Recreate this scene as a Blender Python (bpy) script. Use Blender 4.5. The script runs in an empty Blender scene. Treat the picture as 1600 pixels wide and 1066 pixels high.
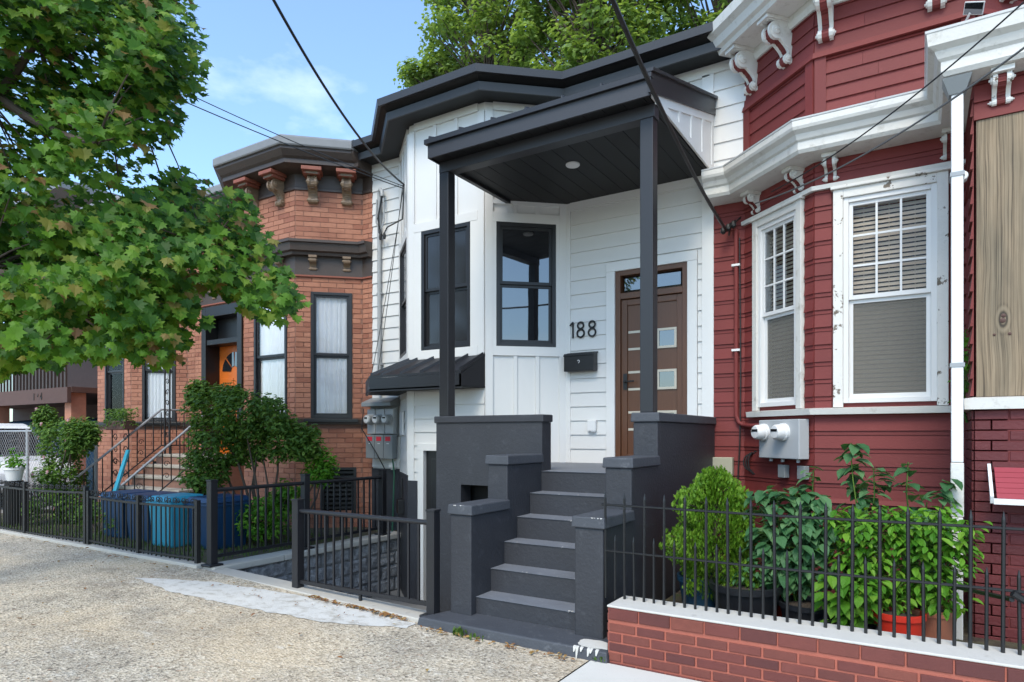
import bpy, math, random
from math import radians, sin, cos, pi, hypot
from mathutils import Vector, Matrix, noise

random.seed(7)
SC = bpy.context.scene
COL = SC.collection
EYE = 1.6            # heights below are written relative to the eye, everything is lifted by EYE at the end
F = 1024.0           # focal length in pixels of the 1600 px wide photograph
YAW = radians(32.0)
HOR = 680.0

# ------------------------------------------------------------ camera, sky, sun, exposure
cam = bpy.data.cameras.new('camera'); camo = bpy.data.objects.new('camera', cam); COL.objects.link(camo)
cam.sensor_width = 36; cam.lens = 36*F/1600; cam.shift_y = (HOR-533)/1600
cam.clip_start = .05; cam.clip_end = 2000
camo.location = (0, 0, EYE); camo.rotation_euler = (pi/2, 0, YAW)
SC.camera = camo

SUN_EL, SUN_AZ = radians(50), radians(168)   # azimuth measured clockwise from +Y (sun stands behind the camera)
world = bpy.data.worlds.new('World'); SC.world = world; world.use_nodes = True
wn = world.node_tree.nodes; wl = world.node_tree.links
bg = wn['Background']
sky = wn.new('ShaderNodeTexSky'); sky.sky_type = 'NISHITA'; sky.sun_disc = False
sky.sun_elevation = SUN_EL; sky.sun_rotation = SUN_AZ
sky.air_density = 1.0; sky.dust_density = 1.2; sky.ozone_density = 1.6
# thin high cloud over the blue, all round the sky
tc = wn.new('ShaderNodeTexCoord'); mp = wn.new('ShaderNodeMapping'); mp.inputs['Scale'].default_value = (1, 1, 2.2)
mp.inputs['Location'].default_value = (.35, .2, 0)
nz = wn.new('ShaderNodeTexNoise'); nz.inputs['Scale'].default_value = 2.6; nz.inputs['Detail'].default_value = 7; nz.inputs['Roughness'].default_value = .55
cr = wn.new('ShaderNodeValToRGB'); cr.color_ramp.elements[0].position = .55; cr.color_ramp.elements[1].position = .85
cr.color_ramp.elements[0].color = (.03, .03, .03, 1); cr.color_ramp.elements[1].color = (.6, .6, .6, 1)
mx = wn.new('ShaderNodeMixRGB'); mx.inputs['Color2'].default_value = (7.6, 7.9, 8.3, 1)
wl.new(tc.outputs['Generated'], mp.inputs['Vector']); wl.new(mp.outputs['Vector'], nz.inputs['Vector'])
wl.new(nz.outputs['Fac'], cr.inputs['Fac']); wl.new(cr.outputs['Color'], mx.inputs['Fac'])
tn = wn.new('ShaderNodeMixRGB'); tn.blend_type = 'MULTIPLY'; tn.inputs['Fac'].default_value = 1; tn.inputs['Color2'].default_value = (.90, 1.08, 1.16, 1)
wl.new(sky.outputs['Color'], tn.inputs['Color1']); wl.new(tn.outputs['Color'], mx.inputs['Color1']); wl.new(mx.outputs['Color'], bg.inputs['Color'])
bg.inputs['Strength'].default_value = .15
sl = bpy.data.lights.new('sun', 'SUN'); sl.energy = 1.3; sl.angle = radians(24); sl.color = (1, .90, .74)
so = bpy.data.objects.new('sun', sl); COL.objects.link(so)
sd = Vector((sin(SUN_AZ)*cos(SUN_EL), cos(SUN_AZ)*cos(SUN_EL), sin(SUN_EL)))
so.rotation_euler = sd.to_track_quat('Z', 'Y').to_euler(); so.location = (0, -6, 14)
vs = SC.view_settings; SC.display_settings.display_device = 'sRGB'
vs.view_transform = 'Standard'; vs.look = 'None'; vs.gamma = 1; vs.use_curve_mapping = False; vs.exposure = 1.08
try:
    SC.cycles.use_denoising = True; SC.cycles.max_bounces = 8; SC.cycles.transparent_max_bounces = 16
except Exception: pass

# ------------------------------------------------------------ helpers
def ray(px, py):
    d = (px-800)/F; v = (HOR-py)/F
    return Vector((-sin(YAW)+cos(YAW)*d, cos(YAW)+sin(YAW)*d, v))
def atY(px, py, y): r = ray(px, py); return r*(y/r.y)
def atX(px, py, x): r = ray(px, py); return r*(x/r.x)
def atT(px, py, t): return ray(px, py)*t

class Seg:
    """a straight piece of wall from A to B (seen left to right), n points out to the street"""
    def __init__(s, A, B):
        s.A = Vector((A[0], A[1], 0)); s.B = Vector((B[0], B[1], 0)); s.L = (s.B-s.A).length
        s.u = (s.B-s.A)/s.L; s.n = Vector((s.u.y, -s.u.x, 0))
    def P(s, u, z, d=0): p = s.A+s.u*u+s.n*d; return (p.x, p.y, z)
    def U(s, px):                       # where a picture column meets the wall
        r = ray(px, HOR); a, b = s.A, s.u
        return (a.x*r.y-a.y*r.x)/(r.x*b.y-r.y*b.x)
    def Z(s, px, py):
        p = s.A+s.u*s.U(px); r = ray(px, py); return r.z*(p.y/r.y)

def offs(poly, o):
    n = len(poly); out = []
    segs = [Seg(poly[i], poly[i+1]) for i in range(n-1)]
    for i in range(n):
        if i == 0: q = segs[0].n*o
        elif i == n-1: q = segs[-1].n*o
        else:
            a, b = segs[i-1].n, segs[i].n; m = (a+b); q = m*(o/(m.dot(a)))
        out.append((poly[i][0]+q.x, poly[i][1]+q.y))
    return out

class MB:
    def __init__(s): s.v = []; s.f = []
    def hexa(s, p):                     # 4 bottom (ccw), 4 top
        k = len(s.v); s.v += [tuple(q) for q in p]
        for f in ((3,2,1,0),(4,5,6,7),(0,1,5,4),(1,2,6,5),(2,3,7,6),(3,0,4,7)): s.f.append(tuple(k+i for i in f))
        return s
    def box(s, x0, x1, y0, y1, z0, z1):
        return s.hexa([(x0,y0,z0),(x1,y0,z0),(x1,y1,z0),(x0,y1,z0),(x0,y0,z1),(x1,y0,z1),(x1,y1,z1),(x0,y1,z1)])
    def sbox(s, g, u0, u1, z0, z1, d0, d1):    # box on a wall segment, d0 inner, d1 outer
        return s.hexa([g.P(u0,z0,d1),g.P(u1,z0,d1),g.P(u1,z0,d0),g.P(u0,z0,d0),g.P(u0,z1,d1),g.P(u1,z1,d1),g.P(u1,z1,d0),g.P(u0,z1,d0)])
    def lap(s, g, u0, u1, z0, z1, t0=.022, t1=.006):
        return s.hexa([g.P(u0,z0,t0),g.P(u1,z0,t0),g.P(u1,z0,0),g.P(u0,z0,0),g.P(u0,z1,t1),g.P(u1,z1,t1),g.P(u1,z1,0),g.P(u0,z1,0)])
    def prism(s, pts, ext):             # planar polygon (3d pts) extruded by vector ext
        k = len(s.v); n = len(pts); e = Vector(ext)
        s.v += [tuple(p) for p in pts]+[tuple(Vector(p)+e) for p in pts]
        s.f.append(tuple(range(k, k+n))[::-1]); s.f.append(tuple(range(k+n, k+2*n)))
        for i in range(n): j = (i+1) % n; s.f.append((k+i, k+j, k+n+j, k+n+i))
        return s
    def sweep(s, poly, prof, cap=True): # closed profile of (offset, z) swept along a plan polyline with mitres
        rings = []
        offc = {}
        for (o, z) in prof:
            if o not in offc: offc[o] = offs(poly, o)
        for i in range(len(poly)):
            k = len(s.v); rings.append(k)
            for (o, z) in prof: q = offc[o][i]; s.v.append((q[0], q[1], z))
        m = len(prof)
        for a, b in zip(rings, rings[1:]):
            for i in range(m): j = (i+1) % m; s.f.append((a+i, b+i, b+j, a+j))
        if cap: s.f.append(tuple(rings[0]+i for i in range(m))); s.f.append(tuple(rings[-1]+i for i in range(m))[::-1])
        return s
    def tube(s, pts, r, n=8, r1=None, cap=True):
        pts = [Vector(p) for p in pts]; N = len(pts); rings = []; up = None
        for i, p in enumerate(pts):
            t = (pts[min(i+1, N-1)]-pts[max(i-1, 0)]).normalized()
            if up is None:
                up = Vector((0,0,1)) if abs(t.z) < .9 else Vector((1,0,0))
            a = t.cross(up).normalized(); b = a.cross(t).normalized(); up = b
            rr = r if r1 is None else r+(r1-r)*i/max(1, N-1)
            k = len(s.v); rings.append(k)
            for j in range(n): w = 2*pi*j/n+pi/n; s.v.append(tuple(p+a*(cos(w)*rr)+b*(sin(w)*rr)))
        for a, b in zip(rings, rings[1:]):
            for j in range(n): q = (j+1) % n; s.f.append((a+j, a+q, b+q, b+j))
        if cap: s.f.append(tuple(rings[0]+j for j in range(n))[::-1]); s.f.append(tuple(rings[-1]+j for j in range(n)))
        return s
    def lathe(s, c, prof, n=20, ax=None):  # profile (r, h) turned about z (or about direction ax) at c
        c = Vector(c)
        if ax is None: a, b, w = Vector((1,0,0)), Vector((0,1,0)), Vector((0,0,1))
        else:
            w = Vector(ax).normalized(); a = w.cross(Vector((0,0,1))).normalized(); b = w.cross(a)
        rings = []
        for (r, h) in prof:
            k = len(s.v); rings.append(k)
            for j in range(n): t = 2*pi*j/n; s.v.append(tuple(c+a*(cos(t)*r)+b*(sin(t)*r)+w*h))
        for p, q in zip(rings, rings[1:]):
            for j in range(n): i = (j+1) % n; s.f.append((p+j, p+i, q+i, q+j))
        s.f.append(tuple(rings[0]+j for j in range(n))[::-1]); s.f.append(tuple(rings[-1]+j for j in range(n)))
        return s
    def mesh(s, name, mat):
        me = bpy.data.meshes.new(name); me.from_pydata(s.v, [], s.f); me.update()
        if mat: me.materials.append(MAT[mat] if isinstance(mat, str) else mat)
        return me
    def build(s, name, mat, parent=None, smooth=False, bevel=0, recalc=True):
        me = s.mesh(name, mat)
        if recalc:
            import bmesh
            bm = bmesh.new(); bm.from_mesh(me); bmesh.ops.recalc_face_normals(bm, faces=bm.faces); bm.to_mesh(me); bm.free()
        if smooth:
            me.polygons.foreach_set('use_smooth', [True]*len(me.polygons))
            try: me.set_sharp_from_angle(angle=radians(40))
            except Exception: pass
        o = link(name, me, parent)
        if bevel:
            b = o.modifiers.new('edge', 'BEVEL'); b.width = bevel; b.segments = 2; b.limit_method = 'ANGLE'
        return o

def root_inv(p):
    M = p.matrix_basis.copy(); q = p.parent
    return M, q
def world_of(o):
    M = o.matrix_basis.copy()
    if o.parent: return world_of(o.parent) @ o.matrix_parent_inverse @ M
    return M
def link(name, me, parent=None):
    o = bpy.data.objects.new(name, me); COL.objects.link(o)
    if parent is not None:
        o.parent = parent; o.matrix_parent_inverse = world_of(parent).inverted()
    return o
def tag(o, label, cat, group=None):
    o['label'] = label; o['category'] = cat
    if group: o['group'] = group
    return o
def thing(name, label, cat, loc, group=None):
    o = bpy.data.objects.new(name, None); COL.objects.link(o); o.empty_display_size = .2
    o.location = loc
    return tag(o, label, cat, group)
def struct(o): o['kind'] = 'structure'; return o
def stuff(o): o['kind'] = 'stuff'; return o
def copies(me, name, mats, parent):       # one shared mesh, many placed objects
    out = []
    for m in mats:
        o = bpy.data.objects.new(name, me); COL.objects.link(o); o.parent = parent
        o.matrix_parent_inverse = world_of(parent).inverted(); o.matrix_basis = m; out.append(o)
    return out

# ------------------------------------------------------------ materials
MAT = {}
class NT:
    def __init__(s, name):
        m = bpy.data.materials.new(name); m.use_nodes = True; s.m = m; s.t = m.node_tree; s.n = s.t.nodes
        s.b = s.n['Principled BSDF']; MAT[name] = m
    def new(s, typ, **kw):
        o = s.n.new(typ)
        for k, v in kw.items():
            if k in ('ins',):
                for a, b in v.items(): o.inputs[a].default_value = b
            else: setattr(o, k, v)
        return o
    def l(s, a, b): s.t.links.new(a, b)
    def coords(s, obj=False):
        if obj: return s.new('ShaderNodeTexCoord').outputs['Object']
        return s.new('ShaderNodeNewGeometry').outputs['Position']
    def noise(s, scale, detail=4, rough=.5, vec=None, stretch=None):
        v = vec or s.coords()
        if stretch:
            mp = s.new('ShaderNodeMapping', ins={'Scale': stretch}); s.l(v, mp.inputs['Vector']); v = mp.outputs['Vector']
        n = s.new('ShaderNodeTexNoise', ins={'Scale': scale, 'Detail': detail, 'Roughness': rough}); s.l(v, n.inputs['Vector'])
        return n.outputs['Fac']
    def ramp(s, fac, stops):
        r = s.new('ShaderNodeValToRGB'); e = r.color_ramp.elements
        while len(e) < len(stops): e.new(.5)
        for i, (p, c) in enumerate(stops):
            e[i].position = p; e[i].color = (c[0], c[1], c[2], 1) if not isinstance(c, (int, float)) else (c, c, c, 1)
        s.l(fac, r.inputs['Fac']); return r.outputs['Color']
    def mix(s, fac, a, b, mode='MIX'):
        m = s.new('ShaderNodeMixRGB', blend_type=mode)
        for k, x in (('Fac', fac), ('Color1', a), ('Color2', b)):
            if hasattr(x, 'is_linked') or hasattr(x, 'links'): s.l(x, m.inputs[k])
            elif isinstance(x, (int, float)): m.inputs[k].default_value = x if k == 'Fac' else (x, x, x, 1)
            else: m.inputs[k].default_value = (*x, 1)
        return m.outputs['Color']
    def math(s, op, a, b=0):
        m = s.new('ShaderNodeMath', operation=op)
        for i, x in enumerate((a, b)):
            if hasattr(x, 'links'): s.l(x, m.inputs[i])
            else: m.inputs[i].default_value = x
        return m.outputs[0]
    def rnd(s):                          # one value per loose piece, whether it is an object or an island of a joined mesh
        a = s.new('ShaderNodeObjectInfo').outputs['Random']; b = s.new('ShaderNodeNewGeometry').outputs['Random Per Island']
        return s.math('FRACT', s.math('ADD', a, b))
    def bump(s, h, strength=.3, dist=.01):
        b = s.new('ShaderNodeBump', ins={'Strength': strength, 'Distance': dist}); s.l(h, b.inputs['Height']); s.l(b.outputs['Normal'], s.b.inputs['Normal'])
    def set(s, col=None, rough=None, metal=None, spec=None):
        if col is not None:
            if hasattr(col, 'links'): s.l(col, s.b.inputs['Base Color'])
            else: s.b.inputs['Base Color'].default_value = (*col, 1)
        if rough is not None:
            if hasattr(rough, 'links'): s.l(rough, s.b.inputs['Roughness'])
            else: s.b.inputs['Roughness'].default_value = rough
        if metal is not None: s.b.inputs['Metallic'].default_value = metal
        if spec is not None: s.b.inputs['Specular IOR Level'].default_value = spec
        return s.m

def paint(name, col, rough=.55, var=.12, nscale=3, bumpy=.0, bscale=60, island=.0, dirt=None, dirt_at=(.55, .75), stretch=None):
    t = NT(name); c = Vector(col)
    base = t.mix(t.noise(nscale, 5, .6, stretch=stretch), tuple(c*(1-var)), tuple(c*(1+var)))
    if island:
        base = t.mix(t.rnd(), t.mix(1, base, (1-island,)*3, 'MULTIPLY'), base)
    if dirt is not None:
        base = t.mix(t.ramp(t.noise(9, 8, .7), [(dirt_at[0], 0), (dirt_at[1], 1)]), base, dirt)
    if bumpy: t.bump(t.noise(bscale, 4, .6), bumpy, .01)
    t.set(base, rough); return t

paint('white_siding', (.66, .65, .63), .5, .025, 2.5, .06, 90, island=.03)
paint('white_trim', (.69, .68, .66), .45, .02, 2, .03, 70)
paint('old_white', (.62, .60, .56), .6, .08, 6, .25, 40, dirt=(.36, .33, .28), dirt_at=(.55, .78))
paint('peeling_white', (.70, .68, .64), .65, .06, 7, .4, 35, dirt=(.15, .12, .09), dirt_at=(.585, .61))
paint('vinyl_white', (.70, .69, .68), .35, .02, 3)
paint('charcoal_metal', (.014, .0138, .0165), .42, .15, 4, .04, 30)
paint('charcoal_light', (.030, .0295, .034), .45, .1, 4, .04, 30)
paint('black_soffit', (.007, .007, .008), .6, .2, 5, .1, 50, island=.25, stretch=(4, .6, 4))
paint('black_paint', (.009, .009, .010), .4, .2, 8, .06, 60)
paint('iron', (.013, .012, .012), .5, .3, 12, .3, 80, dirt=(.07, .035, .02), dirt_at=(.62, .75))
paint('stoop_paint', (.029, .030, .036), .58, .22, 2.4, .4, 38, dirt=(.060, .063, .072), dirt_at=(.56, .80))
paint('stoop_cap', (.05, .054, .064), .6, .22, 4, .4, 45, dirt=(.14, .145, .155), dirt_at=(.58, .80))  # between riser and tread tone, part of the sky light painted in
paint('stoop_tread_skylit', (.145, .155, .178), .62, .25, 4, .4, 45, dirt=(.30, .305, .315), dirt_at=(.58, .80))  # dust, and sky light on the step tops put into the colour
paint('cement_white', (.52, .50, .46), .85, .1, 9, .3, 90, dirt=(.36, .34, .31), dirt_at=(.60, .75))
paint('apron_cement', (.58, .565, .53), .85, .14, 6, .4, 70, dirt=(.36, .33, .28), dirt_at=(.50, .68))
paint('concrete', (.44, .415, .37), .85, .10, 4, .25, 120, dirt=(.27, .25, .22), dirt_at=(.6, .8))
paint('concrete_dark', (.24, .23, .22), .85, .16, 3, .3, 80)
paint('stone_tread', (.36, .32, .27), .8, .12, 5, .3, 60)
paint('red_paint', (.178, .026, .023), .7, .13, 3.0, .15, 50, island=.2, dirt=(.225, .05, .043), dirt_at=(.60, .9))
paint('red_brick_paint', (.115, .017, .019), .65, .14, 5, .5, 45, island=.2)
paint('mortar_red', (.35, .10, .066), .8, .2, 12, .4, 90)
paint('mortar_tan', (.24, .125, .09), .85, .2, 14, .3, 90)
paint('brown_paint', (.060, .042, .034), .5, .2, 6, .2, 40, dirt=(.14, .06, .04), dirt_at=(.6, .8))
paint('zinc', (.20, .197, .195), .45, .12, 5, .05, 40)
paint('bronze', (.21, .14, .085), .45, .3, 14, .3, 60)
paint('rust_wood', (.25, .075, .045), .6, .2, 8, .2, 50)
paint('meter_grey', (.22, .235, .24), .45, .06, 5)
paint('pipe_grey', (.34, .35, .355), .4, .06, 5)
paint('meter_light', (.42, .43, .44), .4, .06, 5)
paint('beige', (.38, .36, .27), .6, .06, 5)
paint('cable', (.012, .012, .012), .5, .2, 9)
paint('cable_grey', (.09, .09, .09), .5, .2, 9)
paint('hose_green', (.03, .12, .07), .5, .2, 9)
paint('curtain', (.90, .90, .91), .9, .06, 6)
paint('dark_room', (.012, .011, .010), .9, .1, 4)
paint('blind', (.44, .36, .27), .6, .05, 5)
paint('door_wood', (.108, .043, .019), .4, .22, 5, .12, 70, stretch=(9, 9, .7))
paint('orange_door', (.55, .13, .018), .35, .15, 6)
paint('inlay', (.52, .47, .38), .35, .05, 5)
paint('sign_red', (.62, .03, .05), .5, .05, 5)
paint('pot_black', (.012, .013, .016), .45, .2, 6)
paint('pot_blue', (.012, .045, .085), .4, .2, 6)
paint('pot_red', (.60, .035, .018), .4, .12, 6)
paint('pot_clay', (.36, .13, .07), .7, .12, 6)
paint('bin_blue', (.006, .040, .105), .45, .15, 4)
paint('bin_teal', (.035, .30, .42), .45, .12, 4)
paint('soil', (.045, .032, .022), .95, .4, 25, .8, 60)
paint('bark', (.075, .055, .042), .9, .3, 14, .9, 22, stretch=(1, 1, .25))
paint('car_white', (.78, .78, .78), .25, .02, 2)
paint('rubber', (.012, .012, .012), .8, .2, 9)
paint('tarp_blue', (.02, .06, .12), .6, .2, 5)
paint('brown_wood', (.085, .042, .032), .7, .2, 6, .2, 40)
paint('galv', (.30, .31, .32), .4, .1, 8)
paint('awning_red', (.30, .05, .065), .4, .08, 4)

def brickmat(name, cols, bump=.5):
    t = NT(name); r = t.rnd()
    base = t.ramp(r, [(i/(len(cols)-1), c) for i, c in enumerate(cols)])
    base = t.mix(t.noise(16, 6, .65), base, t.mix(1, base, (.72, .70, .70), 'MULTIPLY'))
    base = t.mix(t.ramp(t.noise(2.2, 5, .6), [(.50, 0), (.80, .55)]), base, t.mix(1, base, (.55, .5, .5), 'MULTIPLY'))
    t.bump(t.noise(70, 5, .7), bump, .006); t.set(base, .82)
brickmat('orange_brick', [(.40, .165, .10), (.49, .22, .138), (.44, .19, .118), (.33, .125, .078)])
brickmat('planter_brick', [(.14, .036, .030), (.185, .050, .038), (.105, .030, .027), (.22, .062, .042)], .4)
brickmat('split_block', [(.11, .11, .115), (.15, .15, .155), (.12, .118, .12)], 1.0)
t = NT('block_face'); n1 = t.noise(9, 8, .75); t.bump(n1, 1.0, .06)
t.set(t.ramp(n1, [(.28, (.09, .09, .095)), (.50, (.28, .28, .285)), (.70, (.58, .58, .59))]), .9)

# exposed-aggregate pavement: pebbles of several tones in a tan matrix
t = NT('aggregate'); P = t.coords()
vo = t.new('ShaderNodeTexVoronoi', ins={'Scale': 48.0}); t.l(P, vo.inputs['Vector'])
peb = t.ramp(vo.outputs['Color'], [(0, (.17, .145, .115)), (.2, (.44, .39, .315)), (.55, (.56, .50, .41)), (.8, (.70, .65, .56)), (1, (.36, .23, .15))])
patch = t.ramp(t.noise(1.1, 6, .65), [(.30, (.62, .60, .58)), (.62, (1.16, 1.10, 1.0))])
base = t.mix(1, peb, patch, 'MULTIPLY')
base = t.mix(t.ramp(t.noise(30, 6, .8), [(.53, 0), (.60, .85)]), base, (.07, .058, .044))
base = t.mix(t.ramp(t.noise(7, 6, .75, stretch=(1, 2.2, 1)), [(.56, 0), (.70, .5)]), base, (.16, .135, .10))
base = t.mix(t.ramp(t.noise(.55, 4, .6), [(.48, 0), (.72, .55)]), base, (.56, .42, .26))
base = t.mix(t.ramp(t.noise(2.6, 7, .75), [(.56, 0), (.66, .45)]), base, (.20, .165, .12))
base = t.mix(t.ramp(t.noise(3.1, 6, .7, stretch=(1, 1.6, 1)), [(.60, 0), (.70, .5)]), base, (.74, .70, .62))
t.bump(t.math('ADD', vo.outputs['Distance'], t.noise(45, 4, .7)), .85, .012); t.set(base, .9)
t = NT('slab'); base = t.mix(t.noise(2, 5, .6), (.52, .50, .45), (.64, .62, .57))
base = t.mix(t.ramp(t.noise(120, 3, .6), [(.62, 0), (.72, .5)]), base, (.32, .30, .27)); t.bump(t.noise(160, 3, .6), .25, .004); t.set(base, .9)
t = NT('ground_earth'); t.set(t.mix(t.noise(3, 6, .7), (.10, .085, .06), (.19, .165, .12)), .95); t.bump(t.noise(30, 5, .7), .7, .02)
t = NT('yard_soil'); g = t.noise(6, 7, .7)
t.set(t.ramp(g, [(.38, (.055, .04, .028)), (.52, (.10, .085, .05)), (.62, (.05, .085, .022))]), .95); t.bump(t.noise(45, 5, .7), .9, .03)

# weathered planks, each piece with its own grain
def plankmat(name, cols, sx=26):
    t = NT(name); v = t.coords(True); r = t.rnd()
    cb = t.new('ShaderNodeCombineXYZ'); t.l(t.math('MULTIPLY', r, 37), cb.inputs[0]); t.l(t.math('MULTIPLY', r, 17), cb.inputs[2])
    ad = t.new('ShaderNodeVectorMath', operation='ADD'); t.l(v, ad.inputs[0]); t.l(cb.outputs[0], ad.inputs[1])
    w = t.noise(1.0, 3, .5, ad.outputs[0], (3, 3, .8))
    wv = t.new('ShaderNodeVectorMath', operation='ADD'); t.l(ad.outputs[0], wv.inputs[0])
    sc = t.new('ShaderNodeVectorMath', operation='SCALE', ins={'Scale': .07}); cw = t.new('ShaderNodeCombineXYZ'); t.l(w, cw.inputs[0]); t.l(cw.outputs[0], sc.inputs[0]); t.l(sc.outputs[0], wv.inputs[1])
    # grain swirls round one knot
    kd = t.new('ShaderNodeVectorMath', operation='SUBTRACT', ins={1: (-.02, 0, .56)}); t.l(v, kd.inputs[0])
    ks = t.new('ShaderNodeMapping', ins={'Scale': (1, 0, .45)}); t.l(kd.outputs[0], ks.inputs['Vector'])
    kl = t.new('ShaderNodeVectorMath', operation='LENGTH'); t.l(ks.outputs[0], kl.inputs[0]); kr = kl.outputs['Value']
    ring = t.math('ADD', t.math('MULTIPLY', t.math('SINE', t.math('MULTIPLY', kr, 210)), .16), .48)
    near = t.ramp(kr, [(.012, 1), (.06, 0)])
    g = t.noise(1.0, 8, .7, wv.outputs[0], (sx*2.2, sx, .9))
    gm_ = t.new('ShaderNodeMix', data_type='FLOAT'); t.l(near, gm_.inputs[0]); t.l(g, gm_.inputs[2]); t.l(ring, gm_.inputs[3]); g = gm_.outputs[0]
    c = t.ramp(g, [(.36, cols[0]), (.46, cols[1]), (.58, cols[2]), (.68, cols[1])])
    age = t.ramp(t.noise(1.3, 4, .6, wv.outputs[0], (2.5, 1, .5)), [(.42, 0), (.62, 1)])
    c = t.mix(age, c, t.mix(1, c, cols[3], 'MULTIPLY'))
    t.bump(g, .5, .006); t.set(c, .75)
plankmat('weathered_plank', [(.06, .042, .027), (.215, .155, .095), (.32, .24, .155), (.60, .64, .66)], 75)
plankmat('fresh_plank', [(.13, .07, .03), (.34, .215, .11), (.42, .29, .165), (.62, .66, .68)], 55)

def leafmat(name, cols, trans=.35, rough=.5):
    t = NT(name); r = t.rnd(); c = t.ramp(r, cols)
    c = t.mix(t.noise(1.2, 3, .5), t.mix(1, c, (.78, .80, .80), 'MULTIPLY'), c)
    t.set(c, rough, spec=.22)
    tr = t.new('ShaderNodeBsdfTranslucent'); t.l(t.mix(1, c, (1.3, 1.25, .6), 'MULTIPLY'), tr.inputs['Color'])
    ms = t.new('ShaderNodeMixShader', ins={'Fac': trans}); out = t.n['Material Output']
    t.l(t.b.outputs[0], ms.inputs[1]); t.l(tr.outputs[0], ms.inputs[2]); t.l(ms.outputs[0], out.inputs['Surface'])
leafmat('maple_leaf', [(0, (.036, .100, .020)), (.30, (.075, .185, .026)), (.70, (.15, .30, .036)), (.90, (.23, .34, .05)), (.955, (.30, .26, .07)), (1, (.32, .17, .09))], .5, .5)
leafmat('back_leaf', [(0, (.13, .21, .055)), (.5, (.23, .34, .09)), (1, (.34, .46, .15))], .55)
leafmat('bush_leaf', [(0, (.05, .115, .022)), (.6, (.10, .20, .034)), (1, (.18, .29, .05))])
leafmat('shrub_leaf', [(0, (.08, .19, .015)), (.6, (.14, .28, .022)), (1, (.22, .37, .04))])
leafmat('blue_leaf', [(0, (.04, .125, .045)), (.6, (.08, .19, .075)), (1, (.14, .26, .11))], .3)
leafmat('bright_leaf', [(0, (.06, .19, .016)), (.6, (.12, .30, .024)), (1, (.20, .38, .04))])
leafmat('dry_leaf', [(0, (.20, .075, .03)), (.5, (.30, .15, .06)), (1, (.38, .25, .08))], .1, .8)
leafmat('grass_leaf', [(0, (.05, .10, .02)), (1, (.12, .20, .04))])
leafmat('petal', [(0, (.65, .25, .35)), (1, (.75, .6, .62))])

def glass(name, tint, ior=1.9, clear=True, rough=.02):
    t = NT(name); out = t.n['Material Output']
    fr = t.new('ShaderNodeFresnel', ins={'IOR': ior}); gl = t.new('ShaderNodeBsdfGlossy', ins={'Roughness': rough, 'Color': (.95, .97, 1, 1)})
    bp = t.new('ShaderNodeBump', ins={'Strength': .05, 'Distance': .02}); t.l(t.noise(1.6, 2, .5), bp.inputs['Height']); t.l(bp.outputs[0], gl.inputs['Normal'])
    base = t.new('ShaderNodeBsdfTransparent' if clear else 'ShaderNodeBsdfDiffuse'); base.inputs['Color'].default_value = (*tint, 1)
    ms = t.new('ShaderNodeMixShader'); t.l(fr.outputs[0], ms.inputs[0]); t.l(base.outputs[0], ms.inputs[1]); t.l(gl.outputs[0], ms.inputs[2]); t.l(ms.outputs[0], out.inputs['Surface'])
glass('clear_glass', (.97, .97, .97), 1.22)
glass('dark_glass', (.012, .013, .015), 2.3, False)
glass('screen_glass', (.026, .027, .030), 1.5, False, .12)
t = NT('screened'); o_ = t.n['Material Output']; t.set((.20, .19, .17), .8); tr_ = t.new('ShaderNodeBsdfTransparent'); ms_ = t.new('ShaderNodeMixShader', ins={'Fac': .5})
t.l(tr_.outputs[0], ms_.inputs[1]); t.l(t.b.outputs[0], ms_.inputs[2]); t.l(ms_.outputs[0], o_.inputs['Surface'])
# ------------------------------------------------------------ wall builders
def free(u0, u1, z0, z1, ops):
    iv = [(u0, u1)]
    for (a, b, c, d) in ops:
        if min(z1, d)-max(z0, c) > .25*(z1-z0):
            nx = []
            for (p, q) in iv:
                if b <= p or a >= q: nx.append((p, q)); continue
                if a > p: nx.append((p, a))
                if b < q: nx.append((b, q))
            iv = nx
    return [(p, q) for (p, q) in iv if q-p > .012]
def core(mb, g, z0, z1, ops, th=.2, u0=0, u1=None):
    u1 = g.L if u1 is None else u1
    us = sorted({u0, u1, *[o[0] for o in ops], *[o[1] for o in ops]}); zs = sorted({z0, z1, *[o[2] for o in ops], *[o[3] for o in ops]})
    for a, b in zip(us, us[1:]):
        run = None
        for c, d in zip(zs, zs[1:]):
            um, zm = (a+b)/2, (c+d)/2
            hole = any(o[0] < um < o[1] and o[2] < zm < o[3] for o in ops)
            if hole or um < u0 or um > u1 or zm < z0 or zm > z1:
                if run: mb.sbox(g, a, b, run[0], run[1], -th, 0); run = None
            else: run = (run[0], d) if run else (c, d)
        if run: mb.sbox(g, a, b, run[0], run[1], -th, 0)
def courses(g, u0, u1, z0, z1, ops, pitch, parent, mat, name='siding_board', pattern=None, t0=.022, t1=.006, jitter=0, joints=0):
    z = z0; k = 0
    while z < z1-.01:
        h = pattern[k % len(pattern)] if pattern else pitch
        zt = min(z+h, z1)
        iv = free(u0, u1, z, zt, ops)
        if joints:
            nv = []
            for (a, b) in iv:
                if b-a > .5 and random.random() < joints: s_ = random.uniform(a+.15, b-.15); nv += [(a, s_-.0012), (s_+.0012, b)]
                else: nv.append((a, b))
            iv = nv
        for (a, b) in iv:
            mb = MB(); j = random.uniform(-jitter, jitter)
            mb.lap(g, a, b, z, zt-.0015, (t0 if h > .06 else t0*.62)+j, (t1 if h > .06 else t0*.5)); mb.build(name, mat, parent, recalc=False)
        z = zt; k += 1
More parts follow.
